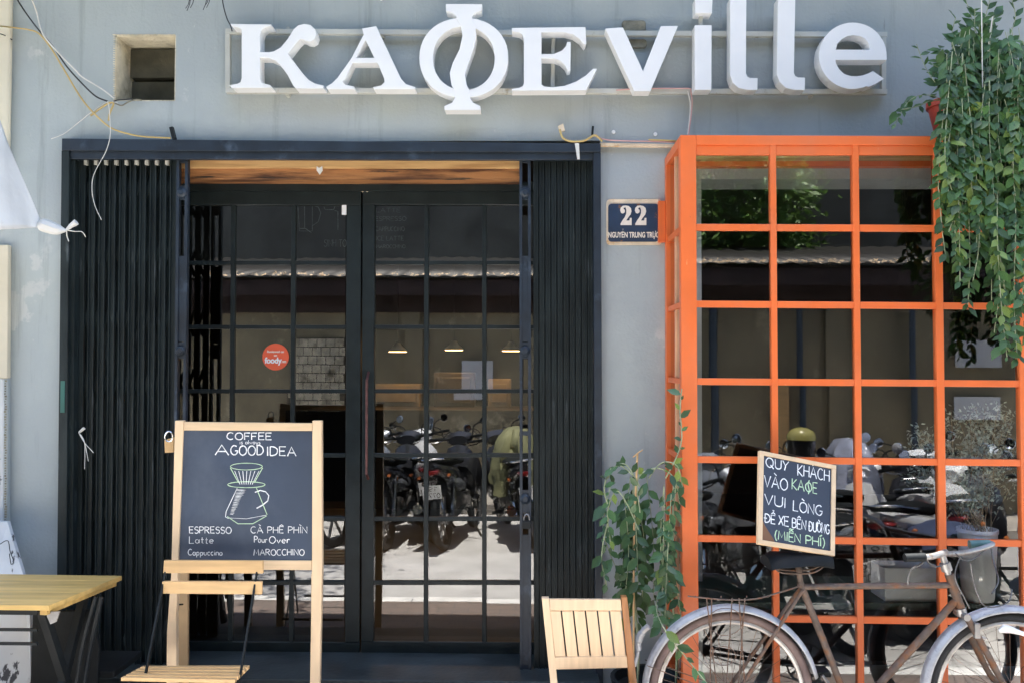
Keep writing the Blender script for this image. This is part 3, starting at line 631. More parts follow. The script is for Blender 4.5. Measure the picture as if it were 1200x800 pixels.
for j in range(8):
    for i in range(5):
        xa_, xb_ = post[i][0]+post[i][1]/2, post[i+1][0]-post[i+1][1]/2
        ya_, yb_ = RL(j, xa_), RL(j, xb_); h = 3.9 if j else 5.5
        b = MB(); pquad(b, [(bvx(xa_, ya_), ya_-h), (bvx(xb_, yb_), yb_-h), (bvx(xb_, yb_), yb_+h), (bvx(xa_, ya_), ya_+h)], BY+.006, .024)
        obj('glazing_bar', b, M_orange, bw, bevel=.0015)
        if j < 7:
            yc, yd = RL(j+1, xa_), RL(j+1, xb_); g_ = MB()
            q = [W(bvx(xa_, ya_)-1, ya_+2, BY+.018), W(bvx(xb_, yb_)+1, yb_+2, BY+.018), W(bvx(xb_, yd)+1, yd-2, BY+.018), W(bvx(xa_, yc)-1, yc-2, BY+.018)]
            tw = R.uniform(-.001, .001); q[0].y += tw; q[3].y += tw
            g_.add(q, [(0, 1, 2, 3)]); obj('pane', g_, M_bglass, bw)
# left side of the bay
zt = W(806, 158.5, BY).z; xs0 = W(797.5, 400, BY).x; xe0 = W(1298, 400, BY).x
rz = [W(817, RL(j, 817), BY).z for j in range(8)]
b = MB(); b.box(xs0, xs0+.045, -.05, -.003, .0, zt-.002); obj('post', b, M_orange, bw, bevel=.002)
b = MB(); b.box(xs0, xs0+.045, BY+.052, -.051, zt-.045, zt-.001); obj('side_rail', b, M_orange, bw, bevel=.002)
b = MB(); b.box(xs0-.035, xs0-.001, -.035, -.002, W(780, 285, 0).z, W(780, 237, 0).z); obj('hinge_plate', b, M_orange, bw, bevel=.002)
for j in range(1, 8):
    b = MB(); b.box(xs0+.006, xs0+.036, BY+.052, -.051, rz[j]-.012, rz[j]+.012); obj('side_rail', b, M_orange, bw, bevel=.0015)
zz = [zt-.045]+rz[1:]
for j in range(7):
    b = MB(); b.add([(xs0+.02, BY+.045, zz[j]), (xs0+.02, -.045, zz[j]), (xs0+.02, -.045, zz[j+1]), (xs0+.02, BY+.045, zz[j+1])], [(0, 1, 2, 3)]); obj('pane', b, M_bglass, bw)
b = MB(); b.box(xs0+.012, xs0+.032, BY+.2, BY+.215, .1, zt-.046); obj('side_mullion', b, mat('pale_orange_paint', (.85, .45, .25), .5), bw)
zb = W(900, 191.5, -.05).z
b = MB(); b.box(xs0+.046, xe0, -.05, -.003, zb-.016, zb+.016); obj('back_rail', b, M_orange, bw, bevel=.002)
zb2 = W(900, 184.5, -.1).z
b = MB(); b.box(xs0+.046, xe0, -.12, -.06, zb2-.01, zb2+.01); obj('back_batten', b, M_woodp, bw)
b = MB(); b.box(xs0+.046, xe0, BY+.052, -.002, zt-.012, zt-.006); obj('roof_pane', b, M_bglass, bw)
b = MB(); b.box(xe0-.04, xe0, BY+.052, -.003, 0, zt-.001); obj('side_panel', b, M_orange, bw)
# interior shelf with its things
zsft = .60
sh = thing('shelf', 'long dark green shelf behind the panes of the bay window', 'shelf', (W(1120, 700, -.2).x, -.15, .14))
sx0, sx1 = xs0+.05, W(1290, 690, -.3).x
b = MB(); b.box(sx0, sx1, -.36, .12, zsft-.03, zsft); obj('shelf_board', b, M_shelf, sh, bevel=.002)
for x in (sx0+.02, sx1-.03):
    for y in (-.34, .09): b = MB(); b.box(x-.015, x+.015, y-.015, y+.015, 0, zsft-.03); obj('leg', b, M_shelf, sh)
bk = W(1146, 690, -.29)
b = MB(); b.lathe([(0, 0), (.062, 0), (.066, .01), (.0815, .3), (.0855, .302), (.0855, .318), (.078, .318), (.074, .29), (0, .285)], (bk.x, -.29, zsft), 'Z', 32)
tag(obj('bucket', b, M_bucket, smooth=True), 'pale blue grey bucket on the shelf inside the bay window', 'bucket')
xq0, xq1 = W(1037, 670, -.33).x, W(1106, 670, -.33).x
bt = thing('cardboard_box', 'pale grey cardboard box on the shelf behind the handlebar', 'box', ((xq0+xq1)/2, -.25, zsft))
b = MB(); b.box(xq0, xq1, -.33, -.17, zsft, zsft+.145); obj('carton', b, M_box, bt, bevel=.002)
b = MB(); b.box(xq0-.002, xq1+.002, -.333, -.328, zsft+.1, zsft+.147); obj('flap', b, M_box, bt)
# dried flower bush
db = thing('dried_flower_bush', 'dried grey green flower bush standing in the pale bucket', 'plant', (bk.x, -.2, zsft+.28))
b = MB(); lf = MB()
for s in range(62):
    tx = R.uniform(1062, 1196); ty = 455+abs(tx-1150)*.55+R.uniform(0, 85) if tx > 1105 else R.uniform(500, 570)
    e_ = W(tx, ty, -.26+R.uniform(-.12, .12)); s0 = Vector((bk.x+R.uniform(-.05, .05), -.29+R.uniform(-.05, .05), zsft+.29))
    mid = s0.lerp(e_, .5)+Vector((R.uniform(-.02, .02), 0, .04)); pth = bez([s0, mid, e_], 8)
    b.tube(pth, .0012, 3, caps=False)
    for i in range(5, len(pth)):
        for k in range(7):
            a = pth[i]+Vector((R.gauss(0, .016), R.gauss(0, .016), R.gauss(0, .014))); dv = Vector((R.gauss(0, 1), R.gauss(0, 1), R.gauss(.6, 1))).normalized()*.02; nv = Vector((R.gauss(0, 1), R.gauss(0, 1), R.gauss(0, 1)))  .normalized()*.0055
            lf.add([a, a+dv*.5+nv, a+dv, a+dv*.5-nv], [(0, 1, 2, 3)])
obj('stems', b, M_stemb, db); obj('dried_blossom', lf, M_dry, db, stuff=True)
# ================================================================== INTERIOR THINGS
def pendant(px, py, lab):
    c = W(px, py, 5.0)
    p = thing('pendant_lamp', lab, 'lamp', c, 'lit pendant lamps over the bar')
    b = MB(); b.lathe([(.105, 0), (.1, .012), (.05, .06), (.025, .1), (.0, .105)], c, 'Z', 20); obj('lamp_shade', b, M_lampw, p, smooth=True)
    b = MB(); b.tube([c+Vector((0, 0, .1)), Vector((c.x, c.y, 2.9))], .004, 5); obj('cord', b, M_black, p)
    b = MB(); b.lathe([(0, -.004), (.095, -.004), (.095, .004), (0, .004)], c, 'Z', 20); obj('bulb', b, M_bulb, p)
    l = bpy.data.lights.new('lamp_glow', 'POINT'); l.energy = .55; l.color = (1, .62, .3); l.shadow_soft_size = .06
    o = bpy.data.objects.new('lamp_glow', l); C.objects.link(o); o.parent = p; o.location = (0, 0, -.06)
pendant(466, 412, 'lit pendant lamp seen left through the right door')
pendant(532, 410, 'middle lit pendant lamp seen through the right door')
pendant(599, 411, 'lit pendant lamp seen beside the right gate lead post')
M_cardb = mat('dull_cardboard', (.2, .16, .11), .8)
bc = thing('bar_counter', 'timber bar counter at the back of the room under lamps', 'counter', (-.7, 5.1, .14))
b = MB(); b.box(-2.2, .6, 4.7, 5.3, .14, 1.12); obj('counter_front', b, M_bar, bc); b = MB(); b.box(-2.3, .7, 4.6, 5.6, 1.12, 1.17); obj('counter_top', b, M_bar, bc)
for i, (x0, x1, z0, z1, m_) in enumerate(((-1.75, -1.2, 1.17, 1.42, M_cardb), (-1.05, -.6, 1.17, 1.55, M_bar), (-.45, -.2, 1.17, 1.48, M_cardb))):
    b = MB(); b.box(x0, x1, 5.22, 5.5, z0, z1); b.box(x0+.04, x1-.04, 5.2, 5.22, z0+.05, z1-.05)
    tag(obj('storage_box', b, m_, bevel=.01), ['low pale timber box at the left of the bar top', 'tall brown box in the middle of the bar top', 'narrow pale box at the right of the bar top'][i], 'box')
def saucer(px, py, r, Y, lab):
    c = W(px, py, Y); p = thing('ceiling_lamp', lab, 'lamp', c, 'unlit saucer lamps inside')
    b = MB(); b.lathe([(0, 0), (r, 0), (r*.95, .015), (r*.3, .05), (0, .055)], c, 'Z', 28); obj('lamp_shade', b, mat('pale_lamp_disc', (.75, .75, .7), .5), p, smooth=True)
    b = MB(); b.tube([c+Vector((0, 0, .05)), Vector((c.x, c.y, 2.9))], .006, 5); obj('cord', b, M_black, p)
saucer(491, 264, .16, 1.4, 'wide pale saucer lamp high behind the right door')
saucer(502, 293, .13, 1.9, 'smaller pale saucer lamp below the wide one')
mb_ = thing('menu_board', 'dark hanging menu board chalked behind the top door panes', 'menu board', (-1.0, .9, 2.2))
pA, pB = W(215, 238, .9), W(612, 306, .9)
b = MB(); b.box(pA.x, pB.x, .9, .92, pB.z, pA.z+.1); obj('board_panel', b, mat('dark_menu_panel', (.035, .038, .042), .8, 0, .3, 4, .1), mb_)
P = lambda u, v: W(u, -v, .896)
b = MB()
for (tx, u, v, w_, h_) in (('LATTE', 441, 247, 28, 5), ('ESPRESSO', 440, 257, 36, 5), ('CAPPUCCINO', 440, 269, 34, 5), ('AFF LATTE', 441, 280, 32, 5), ('MAROCCHINO', 441, 289, 34, 4), ('SINH TO', 380, 287, 26, 8)):
    cw = MB(); write(cw, tx.replace('AFF', 'ICE'), u, -v-2, w_, h_, P, .55); obj('chalk_word', cw, M_chalkd, mb_)
for pl in ([(349, 241), (351, 271), (366, 271), (366, 241)], [(357, 241), (357, 268)], [(351, 268), (358, 268), (365, 273)], [(366, 241), (373, 243), (376, 250), (373, 260), (366, 265)], [(379, 241), (381, 246), (391, 246), (393, 241)], [(392, 247), (396, 248), (396, 270)]):
    b = MB(); ribbon(b, [(p[0], -p[1]) for p in pl], .7, P); obj('chalk_line', b, M_chalkd, mb_)
# ================================================================== STANDING CHALKBOARD
ab = thing('chalkboard_stand', 'tall pine A-frame chalkboard reading A GOOD IDEA with drawn coffee jug', 'chalkboard', (W(286, 800, -.55).x, -.5, 0))
AY = -.55
def ABq(nm, pts, Y, d, m_, bev=.002): b = MB(); pquad(b, pts, Y, d); return obj(nm, b, m_, ab, bevel=bev)
def vert_to_ground(pt_top, pt_bot, wpx, Y, d): pass
ABq('side_post', [(205, 492.5), (215, 492.5), (206.5, 720), (207, 900), (194, 900), (195.5, 740), (200.5, 672)], AY, .028, M_pine)
ABq('side_post', [(366, 492.5), (376.8, 492.5), (377.5, 660), (372.5, 900), (361.5, 900), (365.5, 660)], AY, .028, M_pine)
ABq('top_rail', [(215.3, 494), (365.8, 495.5), (365.8, 504.5), (215, 503.8)], AY+.003, .022, M_pineH)
ABq('bottom_rail', [(210, 655.6), (365.2, 656.4), (365.2, 667.5), (209.6, 666.5)], AY+.003, .022, M_pineH)
bd = ABq('board_panel', [(214.6, 504), (366, 504.8), (365.4, 656), (210, 655)], AY+.009, .008, M_board, 0)
b = MB(); P = lambda u, v: W(u, -v, AY+.0075)
ch = MB(); cg = MB()
for (tx, u, v, w_, h_, lw, sl_) in (('COFFEE', 266, 514.5, 52, 8, 1.25, 0), ('is always', 281, 519.8, 24, 4.6, .55, 0), ('A', 252, 533, 16, 12, 1.3, 0), ('GOOD', 270.5, 532.5, 38, 11, 1.35, 0), ('IDEA', 313, 533.5, 34, 10.5, 1.3, 0),
    ('ESPRESSO', 222, 624, 49, 7.5, 1.0, -.01), ('Latte', 222, 636, 28, 8, .85, 0), ('Cappuccino', 220.5, 650, 40, 7, .9, 0), ('CÀ PHÊ PHÌN', 294, 624, 66, 7.5, .85, 0), ('Pour', 298, 635, 15, 7.5, 1.0, 0), ('Over', 315.5, 636, 24, 8, 1.0, .03), ('MAROCCHINO', 297.5, 650, 59, 7, .95, 0)):
    cw = MB(); write(cw, tx, u, -v, w_, h_, P, lw, sl_); obj('chalk_word', cw, M_chalk, ab)
def rb(mb, pts, lw): ribbon(mb, [(p[0], -p[1]) for p in pts], lw, P)
Sx = lambda p: [(180+x/4, 470+y/4) for x, y in p]
rb(cg, Sx([(435+75*math.cos(t/10*PI), 304+16*math.sin(t/10*PI)) for t in range(21)]), .8)
rb(cg, Sx([(435+88*math.cos(t/10*PI), 389+14*math.sin(t/10*PI)) for t in range(21)]), .9)
rb(cg, Sx([(360, 310), (398, 380)]), 1.0); rb(cg, Sx([(511, 310), (472, 380)]), 1.0)
for k in range(7): rb(ch, Sx([(380+k*19, 325), (405+k*9.5, 388)]), .7)
rb(ch, Sx([(392, 405), (340, 515), (337, 540), (352, 548)]), .8); rb(cg, Sx([(482, 405), (500, 450), (532, 530)]), .8)
rb(cg, Sx([(345, 538), (395, 572), (465, 572), (530, 535)]), 1.1); rb(ch, Sx([(352, 545), (435, 549), (528, 532)]), .5)
rb(ch, Sx([(475, 425), (500, 416), (525, 422), (540, 440), (535, 465), (510, 485), (483, 500)]), 1.4)
zg = []
for k in range(24): zg += [(390-k*1.4, 412+k*5), (435-k*2.6-R.uniform(0, 6), 414+k*5)]
rb(ch, Sx(zg), .75)
obj('chalk_drawing', ch, M_chalk, ab); obj('chalk_drawing', cg, M_chalkg, ab)
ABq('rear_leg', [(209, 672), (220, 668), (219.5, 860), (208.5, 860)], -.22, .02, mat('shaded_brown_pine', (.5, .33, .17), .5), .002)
ABq('rear_leg', [(364.5, 672), (371, 668), (371, 860), (364.5, 860)], -.22, .02, M_pine, .002)
ABq('latch_block', [(192.5, 515), (203.5, 512), (203.5, 529.5), (193, 530)], -.50, .025, M_slat, .002)
b = MB(); cc = W(198, 511, -.5); b.tube([cc+Vector((.017*math.cos(t*PI/9), 0, .022*math.sin(t*PI/9))) for t in range(18)], .003, 6, closed=True); obj('ring', b, M_chrome, ab, smooth=True)
b = MB(); b.tube([W(207, 708, -.54), W(214, 707.5, -.4)], .004, 5); obj('pin', b, M_chrome, ab)
# ================================================================== CHAIRS AND TABLE
c1 = thing('bistro_chair', 'folding bistro chair with two timber back slats before the standing chalkboard', 'chair', (-1.33, -.85, 0), 'cafe chairs on the pavement')
b = MB(); pquad(b, [(192, 656.2), (308, 656.5), (308, 671.5), (191, 671)], -.66, .016); obj('back_slat', b, M_slat, c1, bevel=.002)
b = MB(); pquad(b, [(190, 680.8), (306.8, 681.2), (306.6, 696), (189, 695)], -.68, .016); obj('back_slat', b, M_slat, c1, bevel=.002)
rl, rr_, fl, fr_ = Vector((-1.573, -.70, .425)), Vector((-1.138, -.70, .425)), Vector((-1.50, -1.05, .49)), Vector((-1.083, -1.05, .49))
rl = W(168, 779, -.66); rr_ = W(293, 778.5, -.66); fl = W(140, 794, -.92); fr_ = W(274, 797, -.92)
for k in range(5):
    t0, t1 = k/5+.02, (k+1)/5-.055
    b = MB(); b.prism([rl.lerp(fl, t0), rr_.lerp(fr_, t0), rr_.lerp(fr_, t1), rl.lerp(fl, t1)], (0, 0, -.014)); obj('seat_slat', b, M_slat, c1, bevel=.0015)
for s, (bk0, sf) in enumerate(((W(196, 660, -.64), fl.lerp(fr_, .08)), (W(303, 660, -.64), fl.lerp(fr_, .92)))):
    dx = .0
    b = MB(); b.beam(bk0, (sf.x+.01, -1.0, .0), .007, .014, (0, 1, .3)); obj('leg', b, M_black, c1)
    b = MB(); b.beam(sf+Vector((0, 0, -.02)), (bk0.x+.02, -.5, 0), .007, .014, (0, 1, .3)); obj('leg', b, M_black, c1)
for (y, z) in ((-1.11, .03), (-.52, .05)): b = MB(); b.beam((-1.5, y, z+.05), (-1.12, y, z+.05), .012, .012); obj('stretcher', b, M_black, c1)
c2 = thing('slatted_chair', 'pale wooden chair back with vertical slats beside the bicycle wheel', 'chair', (.23, -1.0, 0), 'cafe chairs on the pavement')
CY = -.78
def C2(nm, pts, d=.016, m_=M_slatv, Y=CY): b = MB(); pquad(b, pts, Y, d); return obj(nm, b, m_, c2, bevel=.002)
C2('back_rail', [(643.6, 701.5), (727.5, 702), (729, 715), (644.8, 715)]); C2('back_rail', [(650.5, 769.5), (735, 768.5), (737, 782), (651, 784)])
for k in range(6):
    x0 = 644.5+k*14.1; x1 = x0+12.4; C2('back_slat', [(x0, 715.3), (x1, 715.3), (x1+6.0, 769), (x0+6.0, 769)], .012, Y=CY+.003)
C2('leg', [(634.8, 700.5), (643.2, 700.5), (653.5, 800), (664, 905), (655, 905), (645, 800)], .03)
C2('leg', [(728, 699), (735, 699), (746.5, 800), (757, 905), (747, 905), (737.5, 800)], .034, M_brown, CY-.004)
za = .40; xl_, xr_ = W(655, 800, CY).x, W(745, 800, CY).x
for k in range(5): b = MB(); y_ = CY-.03-k*.068; b.box(xl_, xr_, y_-.055, y_, za-.016, za); obj('seat_slat', b, M_slatv, c2, bevel=.002)
for x in (xl_+.01, xr_-.01): b = MB(); b.beam((x, CY-.33, za-.02), (x, CY+.12, 0), .02, .03, (0, 1, 0)); obj('leg', b, M_brown, c2)
tb = thing('folding_table', 'wooden folding table with honey top at the left pavement edge', 'table', (-2.05, -.85, 0))
zt_ = .70; pbr, pbl, pfr, pfl = H(143, 674, zt_), H(-60, 671, zt_), H(57, 709, zt_), H(-160, 706.5, zt_)
for k in range(5):
    t0, t1 = k/5+.0015, (k+1)/5-.0015
    b = MB(); b.prism([pbl.lerp(pfl, t0), pbr.lerp(pfr, t0), pbr.lerp(pfr, t1), pbl.lerp(pfl, t1)], (0, 0, -.02)); obj('table_plank', b, M_table, tb, bevel=.0012)
b = MB(); e0 = pbr.lerp(pfr, .03); e1 = pbr.lerp(pfr, .97); b.beam(e0+Vector((-.03, 0, -.031)), e1+Vector((-.03, 0, -.031)), .03, .02); obj('batten', b, M_table, tb)
fx = pfr.x
b = MB()
for (za_, zb_) in ((.65, .675), (.585, .595), (.53, .54)): b.beam((fx-.9, pfr.y+.05, (za_+zb_)/2), (fx-.07, pfr.y+.05, (za_+zb_)/2), .012, zb_-za_)
obj('apron_bar', b, M_black, tb)
b = MB(); pquad(b, [(55, 716), (70, 716), (66, 728), (59, 731), (55, 722)], pfr.y+.03, .006); obj('bracket', b, M_alu, tb)
for (xx, y0, y1) in ((fx-.06, pfr.y+.06, pbr.y-.1), (fx-.9, pfr.y+.06, pbr.y-.1)):
    b = MB(); b.beam((xx, y0, .67), (xx+.02, y1, 0), .03, .035, (0, 1, 0)); obj('leg', b, M_black, tb)
    b = MB(); b.beam((xx+.012, y1, .67), (xx+.0, y0, 0), .03, .035, (0, 1, 0)); obj('leg', b, M_black, tb)
# dark chair tucked under the table
dc = thing('dark_chair', 'black folded chair tucked under the honey coloured table', 'chair', (-1.98, -.5, 0))
b = MB(); pquad(b, [(38, 716), (57, 716), (108, 714), (116, 760), (110, 860), (30, 860), (36, 790)], -.5, .02); obj('back_panel', b, M_blk2, dc, bevel=.004)
b = MB(); b.tube(bez([W(119, 699, -.55), W(110, 740, -.56), W(100, 790, -.6), W(92, 860, -.65)]), .010, 8); b.tube(bez([W(112, 699, -.6), W(96, 760, -.62), W(84, 840, -.66)]), .008, 8); obj('leg', b, M_black, dc, smooth=True)
b = MB(); b.box(-2.1, -1.8, -.47, -.2, .28, .31); obj('seat', b, M_blk2, dc, bevel=.006)
# ================================================================== NEIGHBOUR, TARP, LEFT EDGE
nb = thing('neighbour_pillar', 'cream painted neighbouring wall pillar at the left edge', 'pillar', (-2.75, -.12, 0))
xn = W(11, 90, -.03).x
b = MB(); b.box(-4.5, xn, -.03, -.002, W(0, 258, -.03).z, 5.4); obj('upper_pillar', b, M_cream, nb, bevel=.01)
b = MB(); b.prism([W(-220, 287, -.035), W(9.5, 287, -.035), W(8.5, 443, -.035), W(-220, 443, -.035)], (0, .03, 0)); obj('cream_panel', b, M_cream, nb, bevel=.004)
b = MB(); b.prism([W(-220, 443.5, -.03), W(4.5, 443.5, -.03), W(4, 626, -.03), W(-220, 626, -.03)], (0, .025, 0)); obj('white_panel', b, M_shabby, nb, bevel=.004)
b = MB(); b.prism([W(4.8, 443.5, -.028), W(9, 443.5, -.028), W(8, 830, -.028), W(3.8, 830, -.028)], (0, .024, 0)); obj('edge_strip', b, M_wall, nb)
b = MB()
for k in range(60):
    y = 446+k*3; q = W(6.6+R.uniform(-.6, .6), y, -.029); r_ = R.uniform(.002, .005); b.box(q.x-r_, q.x+r_, q.y-.003, q.y, q.z-r_, q.z+r_)
obj('sealant_blobs', b, M_conc, nb)
lb = thing('leaning_board', 'peeling white board leaning behind the wooden table', 'board', (W(10, 800, -.3).x, -.3, 0))
b = MB(); b.prism([W(-80, 610, -.16), W(9, 611, -.16), W(12, 622, -.18), W(27, 672, -.26), W(35, 716, -.34), W(36, 790, -.42), W(36, 950, -.5), W(-80, 950, -.5)], (0, .02, 0)); obj('board_panel', b, M_shabby, lb)
b = MB(); b.tube(bez([W(0, 637, -.20), W(9, 633, -.21), W(12, 646, -.23), W(16, 657, -.25), W(13, 660, -.26), W(11, 648, -.24)]), .002, 5); obj('hook_wire', b, M_black, lb)
# tarp
tp = thing('tarpaulin', 'white tarpaulin corner tied off with a knot above the gate', 'tarpaulin', W(20, 268, -.35))
b = MB(); N = 16
top = bez([W(-90, 40, -.5), W(-20, 105, -.42), W(2, 146, -.36), W(12, 172, -.33), W(28, 211, -.3), W(47, 257, -.27)], 6); bot = bez([W(-120, 285, -.75), W(-50, 276, -.6), W(0, 269, -.48), W(20, 268, -.4), W(35, 267.5, -.32), W(47, 266.5, -.28)], 6)
n_ = len(top); vs_ = []
for i in range(n_):
    for k in range(N+1):
        t = k/N; p = top[i].lerp(bot[i], t); p = p+Vector((0, .02*math.sin(t*4+i*.25)*(1-i/n_)+.004*math.sin(t*19-i*.6)*(1-i/n_), 0)); vs_.append(p)
b.add(vs_, [(i*(N+1)+k, i*(N+1)+k+1, (i+1)*(N+1)+k+1, (i+1)*(N+1)+k) for i in range(n_-1) for k in range(N)])
o = obj('tarp_sheet', b, M_tarp, tp, smooth=True); o.modifiers.new('thick', 'SOLIDIFY').thickness = .003
b = MB(); pts = bez([W(45, 262, -.28), W(54, 265, -.27), W(66, 269, -.26), W(77, 270.5, -.255)], 5); rs = [.015, .022, .028, .03, .031, .031, .031, .03, .03, .028, .026, .025, .02, .014, .01, .007]
b.tube(pts, rs[:len(pts)], 8)
b.tube([W(77, 270.5, -.255), W(83, 265, -.25), W(89.5, 260.5, -.25)], [.005, .011, .015], 8); obj('tied_corner', b, M_tarp, tp, smooth=True)
b = MB(); b.tube(bez([W(78, 270, -.26), W(88, 271.5, -.25), W(96, 272, -.24), W(100.5, 278, -.23)]), .0022, 5); b.tube(bez([W(78, 271, -.26), W(78.5, 277, -.25), W(80.5, 283, -.25)]), .0025, 5); obj('string', b, M_cablew, tp)
# ================================================================== CABLES
def cable(pts, r, m_, lab, Y=-.03):
    b = MB(); b.tube(bez([W(p[0], p[1], p[2] if len(p) > 2 else Y) for p in pts]), r, 6)
    tag(obj('cable', b, m_, smooth=True), lab, 'cable', 'loose cables on the facade')
cable([(-10, 30, -.3), (10, 32), (33, 35), (46, 40), (60, 57), (75, 82), (95, 115), (112, 135), (130, 150), (150, 157), (170, 160.5), (200, 162)], .0042, M_cabley, 'yellowed cable sweeping from the left edge to the gate corner', -.05)
cable([(14, -10, -.2), (30, 15), (45, 35), (62, 55), (78, 78), (95, 97), (112, 113), (126, 119)], .004, M_cable, 'dark cable running down to the small wall vent', -.045)
cable([(33, -10, -.2), (42, 12), (48, 35), (54, 46), (70, 64), (88, 82), (97, 91), (120, 105), (134, 116)], .0035, M_cablew, 'white cable running diagonally to the vent corner', -.06)
cable([(-10, 37, -.3), (6, 42), (14, 47)], .003, M_cable, 'short black cable end at the upper left edge')
cable([(60, 163), (75, 157), (92, 144), (107, 132), (126, 120), (138, 121)], .002, M_cablew, 'thin white string rising beside the gate corner')
cable([(126, 119), (128, 128), (129, 145), (129, 160), (124, 178), (110, 205), (108, 225), (112, 243), (119, 258)], .0018, M_cablew, 'thin white wire dangling over the left gate', -.065)
cable([(106, 136), (118, 127), (128, 121), (133, 122), (129, 132), (127, 142)], .0045, M_cabley, 'knotted yellow cable joint under the vent', -.04)
cable([(133, 120), (142, 124), (150, 120), (160, 117), (166, 118)], .0035, M_conc, 'grey cable stub below the vent sill', -.02)
cable([(129, 122), (136, 118), (146, 117), (155, 116)], .003, M_cable, 'black cable entering the vent opening', -.02)
cable([(259, -10), (262, 8), (266, 22), (270, 30), (272, 37)], .003, M_cable, 'black wire dropping to the corner of the letter K', -.06)
cable([(809, 104), (811, 118), (810, 135), (807, 158)], .003, M_cablep, 'pink wire hanging from the sign to the bay window', -.06)
cable([(806, 107), (809, 122), (808, 140), (806, 158)], .003, M_cablew, 'white wire beside the pink one above the bay window', -.055)
cable([(722, 106), (745, 104.5), (775, 104), (808, 104)], .0035, M_cablep, 'pink wire lying on the lower sign tube', -.06)
cable([(656, 152), (660, 162), (670, 166), (685, 165), (697, 159), (706, 166)], .0055, M_cabley, 'yellow cable looped at the gate corner', -.05)
cable([(698, 158), (706, 163), (722, 165), (760, 166), (792, 167)], .0035, M_cablep, 'thin pink cable along the conduit', -.045)
cable([(760, 164), (775, 164.5), (796, 165.5)], .004, M_cabley, 'yellow cable meeting the bay window corner', -.05)
cable([(195, 177), (203, 162), (201, 152)], .005, M_cable, 'short black rod standing on the gate frame', -.05) if False else None
b = MB(); pbar(b, (703, 169.5), (792, 171), 4.5, -.03, .02); tag(obj('conduit', b, M_cream2, bevel=.004), 'cream conduit between the gate and the bay window', 'conduit')
b = MB(); pbar(b, (200, 149), (203.5, 163), 4, -.05, .02); tag(obj('iron_peg', b, M_black), 'black iron peg above the gate left of the lintel', 'peg')
b = MB(); pbar(b, (695, 148), (694, 160), 2.4, -.04, .02); tag(obj('iron_peg', b, M_black), 'thin black peg above the right gate corner', 'peg')
b = MB(); b.prism([W(654, 148, -.05), W(660, 145, -.05), W(662, 153, -.05), W(656, 155, -.05)], (0, .02, 0)); tag(obj('cable_clamp', b, M_cream2), 'rusty cream cable clamp above the right gate', 'clamp')
b = MB(); b.prism([W(673.5, 168, -.056), W(678.5, 168, -.056), W(679.5, 187, -.056), W(676.5, 187, -.056)], (0, .003, 0)); tag(obj('paper_tag', b, M_cablew), 'torn white strip hanging over the gate top rail', 'tag')
b = MB()
for k, (x, y, l_) in enumerate(((222, -4, 20), (226, -4, 16), (220.5, 0, 12), (241, -5, 20), (245, -6, 18), (243, -3, 12))): b.tube([W(x+3, y-6, -.1), W(x, y+l_*.5, -.12), W(x-3, y+l_*.85, -.11)], .002, 4)
tag(obj('wire_ends', b, M_cable, stuff=False), 'cluster of cut black wire ends at the top edge', 'wires')
b = MB(); pts = [W(92, 506, -.01), W(98, 500, -.03)]
b.tube([W(99, 501, -.02), W(93, 506, -.025)], [.008, .006], 6)
for e_ in ((100, 549), (110, 530), (104, 540)): b.tube(bez([W(92, 506, -.02), W(99, 518, -.03), W(e_[0]+R.uniform(-1, 1), e_[1], -.03)]), .0018, 5)
tag(obj('string_knot', b, M_cablew, smooth=True), 'frayed white string knotted on the left gate', 'string')
# small wall screws
for k, (x, y, lab) in enumerate(((719, 155, 'white screw plug on the wall above the left of the conduit'), (768, 157.5, 'white screw plug on the wall near the bay window'), (447, -1, 'pale fixing at the top edge above the letter A'))):
    b = MB(); b.lathe([(0, -.006), (.008, -.006), (.01, 0)], W(x, y, -.002), 'Y', 10); tag(obj('screw_plug', b, M_white), lab, 'screw')
# ================================================================== HANGING CHALK SIGN
hs = thing('hanging_chalk_sign', 'small tilted framed chalk sign with Vietnamese parking note above the bicycle', 'sign', W(932, 645, -.7))
TL, TR_ = W(888.5, 528, -.60), W(978, 545.5, -.49); BL, BR = W(886.5, 637, -.77), W(976.3, 651.5, -.66)
u_ = TR_-TL; v_ = BL-TL; nrm = u_.cross(v_).normalized()
if nrm.y > 0: nrm = -nrm
def S(u, v, d=0):   # 0..1 each, v down
    a = TL.lerp(TR_, u); c_ = BL.lerp(BR, u); return a.lerp(c_, v)+nrm*d
def Sq(nm, u0, v0, u1, v1, d0, d1, m_, bev=.0012):
    b = MB(); b.add([S(u0, v0, d0), S(u1, v0, d0), S(u1, v1, d0), S(u0, v1, d0), S(u0, v0, d1), S(u1, v0, d1), S(u1, v1, d1), S(u0, v1, d1)], [(0,1,2,3),(7,6,5,4),(0,4,5,1),(1,5,6,2),(2,6,7,3),(3,7,4,0)])
    return obj(nm, b, m_, hs, bevel=bev)
Sq('board_panel', .05, .045, .95, .955, 0, .006, mat('small_blackboard', (.03, .042, .068), .6, 0, .12, 5, .05), 0)
Sq('frame_rail', 0, 0, 1, .045, -.004, .012, M_pineH); Sq('frame_rail', 0, .955, 1, 1, -.004, .012, M_pineH)
Sq('frame_rail', 0, .0455, .055, .9545, -.004, .0115, M_pine); Sq('frame_rail', .945, .0455, 1, .9545, -.004, .0115, M_pine)
ch = MB(); cg = MB(); P = lambda u, v: S(u, v, .0072)
def sw(mb, tx, u, v, w_, h_, lw=.0125):
    st, adv = strokes(tx, .14)
    cw = MB()
    for s in st: ribbon(cw, [(u+p[0]*w_/adv, (v-p[1]*h_)) for p in s], lw, P)
    obj('chalk_word', cw, M_chalkg if mb is cg else M_chalk, hs)
